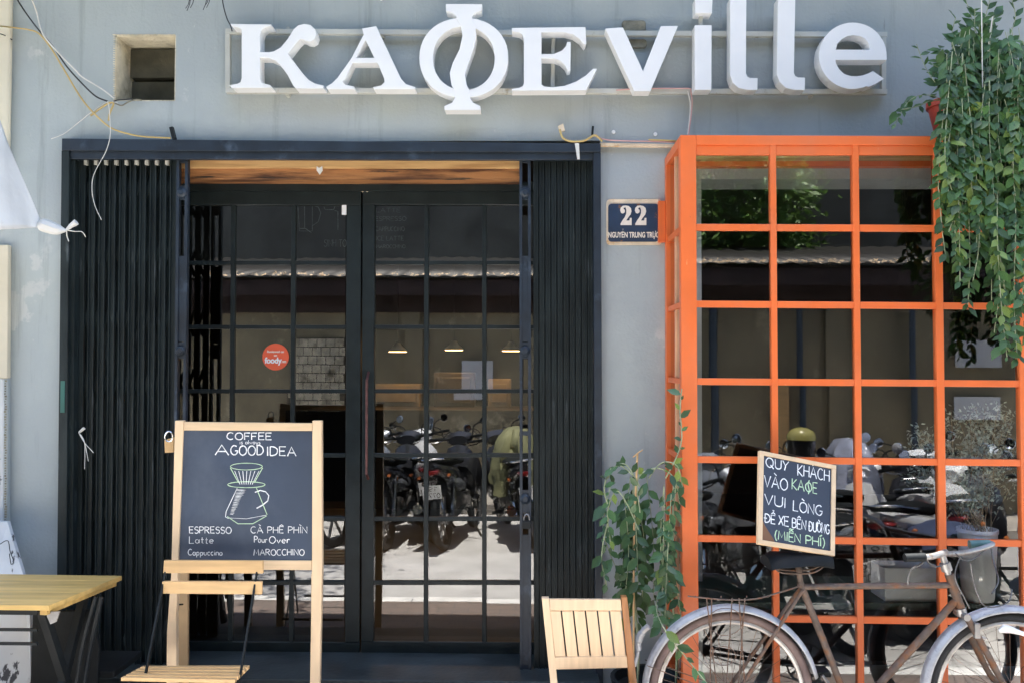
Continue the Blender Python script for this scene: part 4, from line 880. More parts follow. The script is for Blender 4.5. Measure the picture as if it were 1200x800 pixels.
sw(ch, 'QUÝ', .09, .165, .29, .105); sw(ch, 'KHÁCH', .50, .195, .42, .125)
sw(ch, 'VÀO', .07, .385, .30, .125); sw(cg, 'KAФE', .43, .36, .33, .12)
sw(ch, 'VUI', .08, .575, .27, .11); sw(ch, 'LÒNG', .45, .59, .38, .11)
sw(ch, 'ĐỂ', .09, .765, .13, .09); sw(ch, 'XE', .265, .765, .13, .10); sw(ch, 'BÊN', .44, .77, .18, .10); sw(ch, 'ĐƯỜNG', .66, .775, .27, .10)
sw(cg, '(MIỄN', .22, .92, .33, .09); sw(cg, 'PHÍ)', .62, .92, .25, .09)
b = MB(); b.add([S(.056, .74, .0068), S(.09, .8, .0068), S(.2, .92, .0068), S(.22, .953, .0068), S(.056, .953, .0068)], [(0, 1, 2, 3, 4)]); obj('worn_corner', b, mat('worn_brown', (.2, .1, .05), .8), hs)
# ================================================================== BICYCLE
BI = -.68
bi = thing('bicycle', 'old rusty roadster bicycle with silver fenders parked before the bay window', 'bicycle', (W(1020, 800, BI).x, BI, 0))
rh, fh = W(856, 812, BI), W(1184, 814, BI)
seat_c, head_t, head_b, bbk = W(939, 687, BI), W(1112, 672, BI), W(1127, 716, BI), W(999, 836, BI)
RW = rh.z-.003 if False else .332
def ring(c, r, n=64, y=0): return [Vector((c.x+r*math.cos(2*PI*k/n), c.y+y, c.z+r*math.sin(2*PI*k/n))) for k in range(n)]
for c, mt, nm in ((rh, M_tyreb, 'faded brown rear wheel'), (fh, M_tyre, 'front wheel with black tyre')):
    wr = obj('wheel', MB().tube(ring(c, .288), .0105, 8, closed=True), M_rim, bi, smooth=True, label=nm); EMPT[wr.name] = EMPT[bi.name]
    obj('tyre', MB().tube(ring(c, .313), .018, 10, closed=True), mt, wr, smooth=True)
    b = MB()
    for k in range(32):
        a = 2*PI*k/32; hb = a+(.9 if k % 2 else -.9); s = .025*(1 if k % 4 < 2 else -1)
        b.tube([c+Vector((.02*math.cos(hb), s, .02*math.sin(hb))), c+Vector((.281*math.cos(a), 0, .281*math.sin(a)))], .0011, 3, caps=False)
    obj('spokes', b, M_rust, wr); obj('hub', MB().tube([c+Vector((0, -.045, 0)), c+Vector((0, .045, 0))], .019, 12), M_rust, wr, smooth=True)
def fender(c, a0, a1, r=.352):
    b = MB(); n = 36; prof = [(-.033, -.015), (-.029, -.006), (-.016, .004), (-.013, .0015), (-.004, .006), (.004, .006), (.013, .0015), (.016, .004), (.029, -.006), (.033, -.015)]; vs = []
    for i in range(n+1):
        a = math.radians(a0+(a1-a0)*i/n)
        for (yy, rr) in prof: vs.append(c+Vector(((r+rr)*math.cos(a), yy, (r+rr)*math.sin(a))))
    K_ = len(prof); b.add(vs, [(i*K_+k, i*K_+k+1, (i+1)*K_+k+1, (i+1)*K_+k) for i in range(n) for k in range(K_-1)])
    o = obj('fender', b, M_fend, bi, smooth=True); o.modifiers.new('t', 'SOLIDIFY').thickness = .0016; return o
fender(rh, 12, 215); fender(fh, 40, 228)
T_ = lambda nm, pts, r, m_=M_rust, n=10: obj(nm, MB().tube(pts, r, n), m_, bi, smooth=True)
T_('top_tube', [seat_c, W(1114, 685, BI)], .0125); T_('down_tube', [W(1121, 702, BI), bbk], .015); T_('seat_tube', [seat_c+Vector((-.006, 0, .02)), bbk], .014)
T_('head_tube', [head_t, head_b], .0175); T_('head_lug', [W(1107, 659, BI), W(1110, 668, BI)], .021, M_alu); T_('head_lug', [W(1125, 712, BI), W(1127, 720, BI)], .022, M_alu)
T_('bottom_bracket', [bbk+Vector((0, -.035, 0)), bbk+Vector((0, .035, 0))], .021)
for s in (-1, 1):
    o_ = Vector((0, s*.05, 0))
    T_('seat_stay', [seat_c+Vector((0, s*.015, -.01)), rh+o_], .0075); T_('chain_stay', [bbk+Vector((0, s*.02, 0)), rh+o_], .008)
    T_('fork_blade', bez([head_b+Vector((.004, s*.03, -.01)), W(1152, 765, BI)+Vector((0, s*.045, 0)), W(1168, 795, BI)+o_, fh+o_], 5), [.0135]*8+[.012]*4+[.009]*4)
    T_('fender_stay', [rh+o_, rh+Vector((-.34, s*.034, .12))], .002, M_rust, 5); T_('fender_stay', [fh+o_, fh+Vector((-.34, s*.034, -.12))], .002, M_rust, 5)
T_('fork_crown', [head_b+Vector((0, -.045, -.012)), head_b+Vector((0, .045, -.012))], .014, M_alu)
# crank and chain
T_('crank_arm', [bbk+Vector((0, -.06, 0)), bbk+Vector((.1, -.065, -.13))], .008, M_alu); T_('crank_arm', [bbk+Vector((0, .06, 0)), bbk+Vector((-.1, .065, .13))], .008, M_alu)
for s in (-1, 1): q = bbk+Vector((-.1*s*-1, -.1*-s if False else s*-.11, -.13*s)) if False else bbk+Vector((.1*-s, s*.11, .13*s)); b = MB(); b.box(q.x-.04, q.x+.04, q.y-.04, q.y+.04, q.z-.011, q.z+.011); obj('pedal', b, M_black, bi, bevel=.003)
b = MB(); b.tube([bbk+Vector((.09*math.cos(2*PI*k/40), -.045, .09*math.sin(2*PI*k/40))) for k in range(40)], .005, 6, closed=True)
for k in range(5): b.tube([bbk+Vector((0, -.045, 0)), bbk+Vector((.088*math.cos(k*1.257), -.045, .088*math.sin(k*1.257)))], .006, 5)
obj('chainring', b, M_rust, bi, smooth=True)
T_('chain', [bbk+Vector((0, -.045, .09)), rh+Vector((0, -.04, .035))], .003, M_rust, 5); T_('chain', [bbk+Vector((0, -.045, -.09)), rh+Vector((0, -.04, -.035))], .003, M_rust, 5)
# saddle
b = MB(); vs = []
sc_ = W(938, 657, BI)
secs = [(-.14, .085, .0), (-.11, .1, .012), (-.05, .09, .014), (.02, .05, .01), (.08, .028, .006), (.13, .018, -.004)]
for (dx, hw, dz) in secs:
    for k in range(12):
        t = 2*PI*k/12; vs.append(sc_+Vector((dx, math.cos(t)*hw, dz+math.sin(t)*.022-(abs(math.cos(t))**3)*.018)))
b.add(vs, [(i*12+k, i*12+(k+1) % 12, (i+1)*12+(k+1) % 12, (i+1)*12+k) for i in range(5) for k in range(12)]+[tuple(range(12)), tuple(range(60, 72))])
sd = obj('saddle', b, M_blk2, bi, smooth=True)
T_('seat_post', [seat_c, sc_+Vector((-.01, 0, -.02))], .0115, M_rust)
b = MB()
for s in (-.03, .03): b.tube(bez([sc_+Vector((-.12, s*1.6, -.012)), sc_+Vector((-.08, s, -.04)), sc_+Vector((.04, s*.8, -.04)), sc_+Vector((.1, s*.3, -.008))]), .0035, 6)
obj('saddle_rails', b, M_rust, bi, smooth=True)
# rear rack and dress guard wires
b = MB()
for s in (-.035, .035): b.tube(bez([W(806, 698, BI+s), W(850, 702, BI+s), W(885, 701, BI+s), W(915, 693, BI+s), W(937, 686, BI+s*.4)]), .0035, 6)
for (x0, x1) in ((828, 840), (873, 865), (834, 832), (858, 851), (866, 873)):
    b.tube([W(x0, 700, BI-.045), W(x1, 806, BI-.06)], .0026, 5)
for x in (815, 845, 875, 900): b.tube([W(x, 699+(x-850)*-.0, BI-.036), W(x, 698, BI+.036)], .003, 5)
for (cx, cy, r_) in ((850, 728, 20), (848, 768, 14)): b.tube([W(cx+r_*math.cos(2*PI*k/24), cy+r_*.8*math.sin(2*PI*k/24), BI-.055) for k in range(24)], .0016, 4, closed=True)
obj('rear_rack', b, M_rust, bi, smooth=True)
b = MB(); b.tube(bez([W(760, 733, BI-.01), W(752, 741, BI), W(748, 752, BI), W(748, 762, BI), W(744, 780, BI)]), [.012]*10+[.015]*10+[.012]*10+[.007]*11, 8); obj('tail_bracket', b, M_fend, bi, smooth=True)
# handlebar
T_('stem', bez([head_t+Vector((0, 0, -.01)), W(1106, 655, BI), W(1103, 648, BI)], 4), .0125, M_alu)
near = bez([W(1103, 648, BI), W(1108, 646, BI-.08), W(1104, 648, BI-.19), W(1088, 652, BI-.25), W(1060, 653, BI-.26)], 6); far = bez([W(1103, 648, BI), W(1120, 648, BI+.06), W(1140, 645, BI+.14), W(1162, 638, BI+.18), W(1158, 636, BI+.195), W(1140, 637, BI+.2)], 6)
T_('handlebar', near[:20], .0115, M_alu); T_('handlebar', far[:25], .0115, M_alu)
T_('grip', [near[-6], near[-1]], [.0165, .0155], M_blk2, 12); T_('grip', [W(1160, 636.5, BI+.195), W(1136, 637.5, BI+.2)], [.0175, .019], M_teal, 12)
b = MB()
b.tube(bez([W(1084, 652, BI-.25), W(1080, 660, BI-.25), W(1068, 667, BI-.24), W(1064, 678, BI-.235), W(1064, 684, BI-.23)]), .0035, 6)
b.tube(bez([W(1085, 655, BI-.22), W(1094, 663, BI-.1), W(1104, 662, BI-.03)]), .0035, 6)
b.tube(bez([W(1161, 640, BI+.18), W(1165, 660, BI+.15), W(1170, 680, BI+.05), W(1162, 695, BI)]), .0028, 6)
b.tube(bez([W(1155, 643, BI+.2), W(1140, 655, BI+.1), W(1128, 655, BI+.05), W(1120, 648, BI)]), .0028, 6)
b.tube(bez([W(1137, 660, BI-.06), W(1143, 690, BI-.05), W(1155, 710, BI-.04), W(1180, 706, BI-.02), W(1186, 690, BI+.02)]), .003, 6)
b.tube(bez([W(1125, 652, BI-.02), W(1119, 675, BI-.03), W(1130, 700, BI-.03), W(1136, 712, BI-.03)]), .0026, 6)
obj('brake_levers_and_cables', b, mat('grimy_cable_metal', (.12, .12, .12), .45, .5, .3, 20, .1), bi, smooth=True)
b = MB(); q = W(1144, 738, BI-.04); b.box(q.x-.01, q.x+.012, q.y-.012, q.y+.012, q.z-.03, q.z+.03); b.tube([q+Vector((0, 0, -.02)), q+Vector((.04, 0, -.035))], .006, 6); obj('brake_caliper', b, M_alu, bi, bevel=.003)
b = MB(); b.tube([W(1171, 739, BI-.05), W(1177, 736, BI-.05), W(1184, 737, BI-.05), W(1196, 741, BI-.05), W(1215, 748, BI-.05)], [.006, .017, .014, .009, .008], 10); obj('highlight_piece', b, M_white, bi, smooth=True, label='white shape standing in for a highlight above the front rim')  # bright highlight over the front fender, modelled as a white shape
# ================================================================== PLANTS
def leafmesh(name, m_):
    me = bpy.data.meshes.new(name)
    v = [(0, 0, 0), (-.2, .25, .03), (0, .25, -.02), (.2, .25, .03), (-.25, .55, .02), (0, .55, -.04), (.25, .55, .02), (0, 1, -.1)]
    f = [(0, 2, 1), (0, 3, 2), (1, 2, 5, 4), (2, 3, 6, 5), (4, 5, 7), (5, 6, 7)]
    me.from_pydata(v, [], f); me.materials.append(m_); me.update()
    for p in me.polygons: p.use_smooth = True
    return me, v, f
LM, LV, LFc = leafmesh('leaf', M_leaf); LM2, _, _ = leafmesh('leaf_light', M_leafl)
def leaf_mtx(p, d, size, nrm_):
    y = Vector(d).normalized(); z = (Vector(nrm_)-y*Vector(nrm_).dot(y)).normalized(); x = y.cross(z)
    m3 = Matrix((x, y, z)).transposed().to_4x4()
    return Matrix.Translation(p) @ m3 @ Matrix.Scale(size, 4)
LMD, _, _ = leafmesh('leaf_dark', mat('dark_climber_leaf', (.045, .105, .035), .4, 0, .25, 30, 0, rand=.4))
def plant(root, leaves, maxi=300, seed=1, dark=False):
    r = random.Random(seed); leaves.sort(key=lambda q: q[0].y*1.0-q[2]*3)   # nearest and largest first
    org = EMPT[root.name]; mass = MB()
    for i, (p, d, s, nn, light) in enumerate(leaves):
        if i < maxi:
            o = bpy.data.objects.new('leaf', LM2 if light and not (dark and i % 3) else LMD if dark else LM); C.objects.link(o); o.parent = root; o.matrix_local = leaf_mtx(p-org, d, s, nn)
        else:
            mm = leaf_mtx(p, d, s, nn); mass.add([mm @ Vector(v) for v in LV], LFc)
    if mass.v: obj('foliage', mass, M_leaf2, root, stuff=True, smooth=True)
def strand(stems, leaves, pts, step, size, r, light=.2, wd=.0022):
    pth = bez(pts, 8); stems.tube(pth, wd, 4, caps=False)
    acc = 0; side = 1
    for i in range(1, len(pth)):
        acc += (pth[i]-pth[i-1]).length
        while acc > step:
            acc -= step; side = -side; t = (pth[i]-pth[i-1]).normalized()
            d = Vector((side*r.uniform(.4, 1), r.uniform(-.6, .2), 0))+t*r.uniform(.4, 1.3)+Vector((0, 0, r.uniform(-.5, .25)))
            leaves.append((pth[i].copy(), d, size*r.choice((.45, .7, .9, 1, 1.1, 1.3))*r.uniform(.85, 1.15), Vector((r.uniform(-.5, .5), -1, r.uniform(.1, 1.1))), r.random() < light))
r = random.Random(5)
hp = thing('hanging_vine', 'dense green trailing vine cascading over the right corner of the bay window', 'plant', W(1150, 157, -.35))
stems = MB(); lv = []
rootp = lambda: W(r.uniform(1108, 1215), r.uniform(75, 150), r.uniform(-.5, -.3))
ends = [(1165, 390), (1178, 350), (1192, 420), (1108, 300), (1134, 360), (1145, 290), (1112, 272), (1120, 300), (1128, 255), (1140, 330), (1150, 300), (1162, 352), (1172, 405), (1180, 418), (1188, 395), (1196, 360), (1204, 400), (1212, 330), (1150, 240), (1166, 280), (1132, 210), (1116, 200), (1175, 300), (1186, 280), (1106, 245), (1198, 300), (1160, 220), (1145, 190), (1190, 230), (1125, 330)]
for (ex, ey) in ends:
    s0 = W(ex+r.uniform(-18, 12) if ex > 1120 else ex+4, r.uniform(60, 140), r.uniform(-.55, -.45)); Y1 = r.uniform(-.62, -.5)
    mid1 = W(ex+r.uniform(-12, 6), (ey+130)/2-20, Y1); mid2 = W(ex+r.uniform(-8, 8), ey*.75+35, Y1)
    strand(stems, lv, [s0, mid1, mid2, W(ex, ey, Y1)], .017, .050, r, .35)
for k in range(88):   # thick drape
    x = r.uniform(1108, 1225); y0 = r.uniform(30, 150); y1 = y0+r.uniform(60, 150)
    Y1 = r.uniform(-.58, -.42)
    strand(stems, lv, [W(x+r.uniform(-8, 8), y0, Y1), W(x+r.uniform(-8, 8), (y0+y1)/2, Y1), W(x, min(y1, 275), Y1-.03)], .019, .054, r, .28, .0015)
for k in range(80):   # top bush, reaching left and up
    a = r.uniform(-.2, PI); ex = 1155+r.uniform(10, 72)*math.cos(a)*1.0; ey = 110-r.uniform(30, 105)*math.sin(a)
    strand(stems, lv, [W(1150+r.uniform(-30, 40), 125, -.35), W((1150+ex)/2, (125+ey)/2-5, -.38), W(ex, ey, r.uniform(-.5, -.2))], .018, .06, r, .3, .002)
for pts in (((1130, 120), (1095, 118), (1075, 125), (1050, 130)), ((1128, 110), (1100, 100), (1085, 80), (1074, 52)), ((1125, 90), (1115, 50), (1120, 20)), ((1120, 125), (1090, 112), (1066, 118), (1048, 148)), ((1150, 60), (1140, 25), (1128, -10)), ((1180, 50), (1190, 20), (1182, -10)), ((1140, 90), (1150, 40), (1160, 0))):
    strand(stems, lv, [W(x, y, -.35-.02*i) for i, (x, y) in enumerate(pts)], .028, .05, r, .1, .0018)
obj('stems', stems, M_stem, hp, smooth=True)
b = MB()
for (x, y0, x1, y1) in ((1150, -10, 1152, 150), (1163, 20, 1157, 66)): b.tube([W(x, y0, -.52), W(x1, y1, -.5)], .0022, 5)
obj('support_string', b, M_cablew, hp)
plant(hp, lv, 300, 3)
def potf(px, py, Y, rr, hh, lab):
    c = W(px, py, Y); b = MB(); b.lathe([(0, 0), (rr*.62, 0), (rr*.9, hh*.8), (rr, hh*.82), (rr, hh), (rr*.9, hh), (rr*.85, hh*.85), (0, hh*.85)], c, 'Z', 28)
    tag(obj('flower_pot', b, M_pot, smooth=True), lab, 'flower pot', 'red pots above the bay window')
potf(1112, 158, -.25, .095, .15, 'red pot at the left end above the bay window corner')
potf(1175, 158, -.25, .1, .15, 'red pot hidden by vine leaves at the right above the bay')
potf(1150, 175, -.36, .07, .11, 'small red pot hanging among the vine leaves')
# middle climbing plant
r = random.Random(11)
mv = thing('climbing_plant', 'leafy green climber between the right gate and the orange post', 'plant', (W(755, 800, -.3).x, -.3, 0))
stems = MB(); lv = []
ground_ = lambda x: W(x, 840, -.3)
for k in range(12):
    x = r.choice((735, 745, 752, 728, 760, 770))+r.uniform(-12, 12); y0 = 550+r.uniform(-5, 30)+abs(x-748)*.4; y1 = r.uniform(650, 745)
    Y1 = r.uniform(-.42, -.15); strand(stems, lv, [W(x, y0, Y1), W(x+r.uniform(-10, 10), (y0+y1)/2, Y1-.03), W(x+r.uniform(-8, 10)+4, y1, Y1)], .03, .066, r, .04, .002)
for k in range(6):
    x = 787+r.uniform(-10, 9); y0 = 555+r.uniform(-10, 60); y1 = y0+r.uniform(90, 180); Y1 = r.uniform(-.52, -.46)
    strand(stems, lv, [W(x, y0, Y1), W(x+r.uniform(-8, 8), (y0+y1)/2, Y1), W(x+r.uniform(-8, 8), min(y1, 770), Y1)], .03, .055, r, .12, .002)
for pts in (((748, 620), (735, 590), (722, 575), (712, 600), (716, 640)), ((750, 600), (748, 560), (770, 548), (790, 560), (797, 590)), ((750, 570), (735, 545), (722, 545), (712, 560)), ((760, 560), (775, 542), (793, 545), (800, 570)), ((790, 600), (788, 640), (770, 700), (775, 730), (800, 765), (830, 802)), ((745, 560), (728, 545), (718, 550)), ((780, 560), (798, 520), (797, 480), (799, 455)), ((715, 600), (705, 650), (712, 690)), ((712, 590), (708, 570), (716, 548))):
    strand(stems, lv, [W(x, y, -.47-(.33 if pts[0] == (790, 600) and y > 720 else 0)) for i, (x, y) in enumerate(pts)], .034, .05, r, .3, .0028)
for x in (745, 790): stems.tube(bez([W(x, 560, -.3), W(x-3, 680, -.3), W(x+3, 760, -.3), Vector((W(x, 800, -.3).x, -.3, .08))]), .006, 5)
obj('stems', stems, M_stem, mv, smooth=True)
b = MB(); b.tube([W(747, 531, -.36), W(743, 620, -.36), Vector((W(743, 800, -.36).x, -.33, .05))], .005, 6); b.tube(bez([W(742, 535, -.36), W(748, 530, -.37), W(753, 527, -.36)]), .003, 5); obj('cane', b, M_slat, mv)
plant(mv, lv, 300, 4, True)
b = MB(); q = ground_(760); b.lathe([(0, 0), (.12, 0), (.16, .2), (.17, .24), (.15, .24), (.14, .2), (0, .2)], (q.x, -.28, 0), 'Z', 24); tag(obj('flower_pot', b, M_black, smooth=True), 'black pot on the pavement under the climber', 'flower pot')
# ================================================================== ACROSS THE STREET (seen in the glass)
WY = -6.2
fwl = thing('street_wall', 'ochre painted wall across the street reflected in the cafe glass', 'wall', (0, WY, 0))
b = MB(); b.box(-14, 16, WY-.2, WY, 0, 2.75); obj('painted_wall', b, M_yel, fwl)
b = MB(); b.box(-14, 16, WY+.001, WY+.06, 2.3, 2.6); obj('beam', b, M_soff, fwl)
b = MB()
for x, m_ in ((-4.6, 0), (-1.6, 0), (.6, 0), (3.3, 0), (5.6, 0)): b.box(x, x+.22, WY+.002, WY+.07, 0, 2.3)
obj('pier', b, M_yel, fwl)
b = MB()
for x in (2.05, 3.0, 4.2): b.tube([(x, WY+.1, .2), (x, WY+.1, 2.3)], .035 if x > 2.5 else .045, 8)
obj('drain_pipe', b, mat('blue_grey_pipe', (.06, .09, .13), .5), fwl, smooth=True)
tp_ = obj('tile_panel', MB().box(-3.05, -2.25, WY+.002, WY+.012, .95, 1.98), mat('grout', (.12, .1, .07), .9), fwl); EMPT[tp_.name] = EMPT[fwl.name]
for i in range(9):
    for j in range(7):
        x = -3.03+j*.115+(.055 if i % 2 else 0); 
        if x+.105 > -2.25: continue
        b = MB(); b.box(x, x+.105, WY+.012, WY+.025, .97+i*.112, .97+i*.112+.102); obj('tile', b, M_plaster, tp_)
rf = thing('tin_roof', 'corrugated tin roof over the opposite wall with dark fascia', 'roof', (0, -6, 2.7))
b = MB(); vs = []; n_ = 700
for i in range(n_+1):
    x = -14+30*i/n_; z = .010*math.sin(i*PI/2.5); vs += [(x, -5.8, 2.72+z), (x, -8.4, 3.25+z)]
b.add(vs, [(2*i, 2*i+1, 2*i+3, 2*i+2) for i in range(n_)]); obj('tin_sheet', b, M_tin, rf, smooth=True).modifiers.new('t', 'SOLIDIFY').thickness = .01
b = MB(); b.box(-14, 16, -5.9, -5.87, 2.5, 2.69); b.box(-14, 16, -6.13, -5.91, 2.6, 2.66); obj('fascia', b, M_soff, rf)
b = MB(); rr2 = random.Random(9)
for k in range(900):
    x = rr2.uniform(.2, 8) if k < 700 else rr2.uniform(-4, .2); q = Vector((x, -5.82-rr2.random()*.05, 2.73+rr2.random()*.035)); d = Vector((rr2.gauss(0, 1), rr2.gauss(0, .5), rr2.gauss(0, .5))).normalized()*.05; s_ = Vector((0, -.012, .012))
    b.add([q, q+d*.5+s_, q+d, q+d*.5-s_], [(0, 1, 2, 3)])
obj('leaf_litter', b, M_pineH, rf, stuff=True)
for (x0, x1, z0, z1) in ((4.65, 5.15, 1.62, 1.92), (4.7, 5.2, 1.05, 1.3), (-.9, -.5, 1.2, 1.7)):
    b = MB(); b.box(x0, x1, WY+.08, WY+.085, z0, z1); tag(obj('notice_sheet', b, M_box), 'blank grey notice sheet on the wall across the street, at '+('upper right' if z0 > 1.5 else 'lower right' if x0 > 0 else 'far left'), 'notice')
b = MB(); b.box(2.72, 2.84, WY+.1, WY+.13, .0, 1.5); tag(obj('timber_plank', b, M_slat), 'timber plank standing against the ochre wall across the street', 'plank')
bb_ = thing('rear_building', 'tall dark weathered building standing behind the tin roof', 'building', (0, -10, 0))
b = MB(); b.box(-16, 20, -10.5, -9.6, 0, 8.5); obj('rear_wall', b, M_darkw, bb_)
def tree(x, y, h, rad, nl, seed, lab, zc, flat=.6, sz=.14):
    r = random.Random(seed); t = thing('street_tree', lab, 'tree', (x, y, 0), 'trees along the street')
    b = MB(); b.tube(bez([(x, y, 0), (x+.1, y, h*.3), (x-.1, y+.1, h*.6), (x, y, zc)]), [.14]*10+[.11]*10+[.08]*11, 8)
    tips = []
    for k in range(11):
        a = 2*PI*k/11+r.uniform(-.2, .2); e_ = Vector((x+rad*.8*math.cos(a), y+rad*.8*math.sin(a), zc+r.uniform(-.4, .8)*rad*flat)); s0 = Vector((x, y, zc*r.uniform(.6, .95)))
        p = bez([s0, s0.lerp(e_, .5)+Vector((0, 0, .25)), e_], 5); b.tube(p, [.05*(1-i/12) for i in range(11)], 5); tips += p[3:]
    obj('trunk', b, M_bark, t, smooth=True)
    m_ = MB(); cl = []
    for k in range(90):
        q = r.choice(tips)+Vector((r.gauss(0, .22), r.gauss(0, .22), r.gauss(0, .18)))*rad*.6; cl.append(q)
    for k in range(nl):
        q = r.choice(cl)+Vector((r.gauss(0, 1), r.gauss(0, 1), r.gauss(0, .8)))*.14*rad**.5; d = Vector((r.gauss(0, 1), r.gauss(0, 1), r.gauss(-.3, .6))).normalized()*sz*r.uniform(.6, 1.2); s = d.cross(Vector((r.gauss(0, 1), r.gauss(0, 1), r.gauss(0, 1)))).normalized()*sz*.22
        m_.add([q, q+d*.5+s, q+d, q+d*.5-s], [(0, 1, 2, 3)])
    obj('crown', m_, M_treel, t)
tree(2.6, -8.9, 5, 1.5, 9000, 1, 'tree behind the tin roof reflected at the bay window top', 3.7, .9, .16)
tree(-3.1, -1.9, 6.5, 1.95, 4500, 3, 'thin street tree left of the cafe casting shade', 5.6, .35, .13)
tree(8.6, -3.9, 6.5, 2.3, 7000, 4, 'street tree right of the cafe over the parked scooters', 5.4, .35, .13)
# --- motorbikes
def motorbike(lab, x, y, rz, paint, kind='underbone', plate='0776', stuffc=None, z=-.12):
    t = thing('scooter' if kind == 'scooter' else 'motorbike', lab, 'motorbike', (x, y, z), 'motorbikes parked across the street', rz)
    O = lambda nm, b, m_, sm=True, par=None, bev=0: obj(nm, b, m_, par or t, smooth=sm, local=True, bevel=bev)
    def rg(cx, cz, r, n=28): return [Vector((cx+r*math.cos(2*PI*k/n), 0, cz+r*math.sin(2*PI*k/n))) for k in range(n)]
    wr = .28 if kind == 'underbone' else .24; L = .62
    for cx in (-L, L):
        wl = O('wheel', MB().tube(rg(cx, wr, wr-.045), .012, 6, closed=True), M_chrome)
        O('tyre', MB().tube(rg(cx, wr, wr-.028), .034 if kind == 'underbone' else .05, 8, closed=True), M_tyre, par=wl)
        b = MB()
        for k in range(6): a = k*PI/3; b.beam((cx, 0, wr), (cx+(wr-.05)*math.cos(a), 0, wr+(wr-.05)*math.sin(a)), .02, .02)
        b.tube([(cx, -.06, wr), (cx, .06, wr)], .045, 10); O('hub', b, M_alu, par=wl)
    # local +x is the front
    wS = .11 if kind == 'underbone' else .16
    O('tail_body', MB().loft([(-.86, .80, wS*.3, .03), (-.78, .77, wS*.75, .06), (-.6, .72, wS, .09), (-.35, .66, wS*1.05, .11), (-.1, .58, wS*.95, .12), (.05, .48, wS*.7, .1)]), paint)
    O('seat', MB().loft([(-.8, .84, .07, .02), (-.65, .845, .12, .035), (-.4, .815, .13, .045), (-.2, .775, .12, .04), (0, .76, .1, .035), (.1, .75, .05, .02)]), M_blk2)
    O('engine', MB().loft([(-.25, .36, .1, .09), (-.1, .34, .13, .12), (.08, .36, .11, .1), (.2, .38, .07, .07)]), M_alu)
    O('leg_shield', MB().loft([(.22, .5, .13, .2, -.35), (.3, .55, .19, .3, -.3), (.36, .62, .19, .32, -.3), (.42, .66, .12, .26, -.3)]), paint)
    if kind == 'scooter': O('footboard', MB().loft([(-.1, .3, .15, .05), (.1, .27, .16, .04), (.3, .29, .14, .06)]), paint)
    O('front_fender', MB().tube([(L+(wr+.03)*math.cos(a), 0, wr+(wr+.03)*math.sin(a)) for a in [math.radians(q) for q in range(20, 171, 12)]], .045, 8), paint)
    O('rear_fender', MB().tube([(-L+(wr+.03)*math.cos(a), 0, wr+(wr+.03)*math.sin(a)) for a in [math.radians(q) for q in range(60, 201, 12)]], .04, 8), M_blk2)
    for s in (-1, 1):
        O('fork', MB().tube([(L, s*.065, wr), (.44, s*.06, .82)], .017, 8), M_chrome)
        O('shock', MB().tube([(-L, s*.09, wr), (-.45, s*.1, .66)], .024, 8), M_chrome)
        O('turn_signal', MB().loft([(-.8, .70, .02, .02), (-.77, .70, .03, .03)]) if False else MB().lathe([(0, -.02), (.014, -.015), (.018, 0), (.012, .02)], (-.78, s*(wS+.03), .70), 'X', 10), M_amber)
        m0 = Vector((.33, s*.3, 1.14)); O('mirror_stem', MB().tube(bez([(.34, s*.16, 1.0), (.33, s*.19, 1.1), m0]), .006, 5), M_blk2)
        O('mirror', MB().lathe([(0, -.008), (.038, -.008), (.042, .0), (.03, .014), (0, .018)], m0, 'X', 14), M_mirror)
        O('foot_peg', MB().tube([(-.2, s*.12, .3), (-.2, s*.24, .3)], .013, 6), M_blk2)
    O('handlebar', MB().tube(bez([(.26, -.33, 1.0), (.33, -.2, .99), (.38, 0, .97), (.33, .2, .99), (.26, .33, 1.0)]), .014, 8), M_blk2)
    O('handlebar_cowl', MB().loft([(.3, .96, .1, .05), (.38, .98, .15, .075), (.46, .97, .11, .06), (.5, .96, .05, .03)]), paint)
    O('headlight', MB().lathe([(0, .03), (.06, .02), (.075, 0), (.07, -.04)], (.5, 0, .95), 'X', 14), M_chrome)
    O('tail_light', MB().loft([(-.88, .745, wS*.35, .016), (-.86, .745, wS*.55, .026), (-.8, .745, wS*.6, .03)]), M_tail)
    b = MB()
    for k in range(5): b.box(-.1+k*.035, -.085+k*.035, -.11, .11, .26, .44)
    O('engine_fins', b, M_chrome, sm=False)
    O('side_panel', MB().loft([(-.5, .6, .12, .05), (-.3, .56, .135, .09), (-.12, .52, .12, .06)]), M_blk2 if R.random() < .5 else M_spaint)
    b = MB(); b.tube(bez([(.36, .03, .99), (.45, .12, 1.06), (.42, .2, .98)]), .005, 4); b.tube(bez([(.36, -.03, .99), (.46, -.12, 1.05), (.42, -.2, .98)]), .005, 4); b.tube(bez([(.4, 0, .9), (.5, .05, .7), (.6, .06, .4)]), .005, 4)
    O('cables', b, M_black)
    for s in (-1, 1): O('brake_lever', MB().tube(bez([(.36, s*.14, .99), (.35, s*.22, .96), (.3, s*.32, .96)]), .006, 5), M_chrome)
    O('centre_tunnel', MB().loft([(-.05, .5, .07, .08), (.1, .48, .06, .06), (.28, .56, .06, .08)]), paint)
    O('exhaust', MB().tube([(.1, -.12, .25), (-.2, -.15, .22), (-.35, -.16, .26), (-.4, -.16, .28), (-.85, -.17, .42)], [.018, .018, .02, .045, .05], 10), M_chrome)
    O('swingarm', MB().tube([(-.1, .09, .34), (-L, .1, wr)], .022, 6), M_blk2)
    O('grab_rail', MB().tube(bez([(-.55, -.13, .82), (-.8, -.12, .86), (-.88, 0, .87), (-.8, .12, .86), (-.55, .13, .82)]), .01, 6), M_chrome)
    t.rotation_euler = (math.radians(R.choice((7, 8, 9))), 0, rz)
    p = O('licence_plate', MB().box(-.905, -.9, -.085, .085, .505, .63), M_white, sm=False)
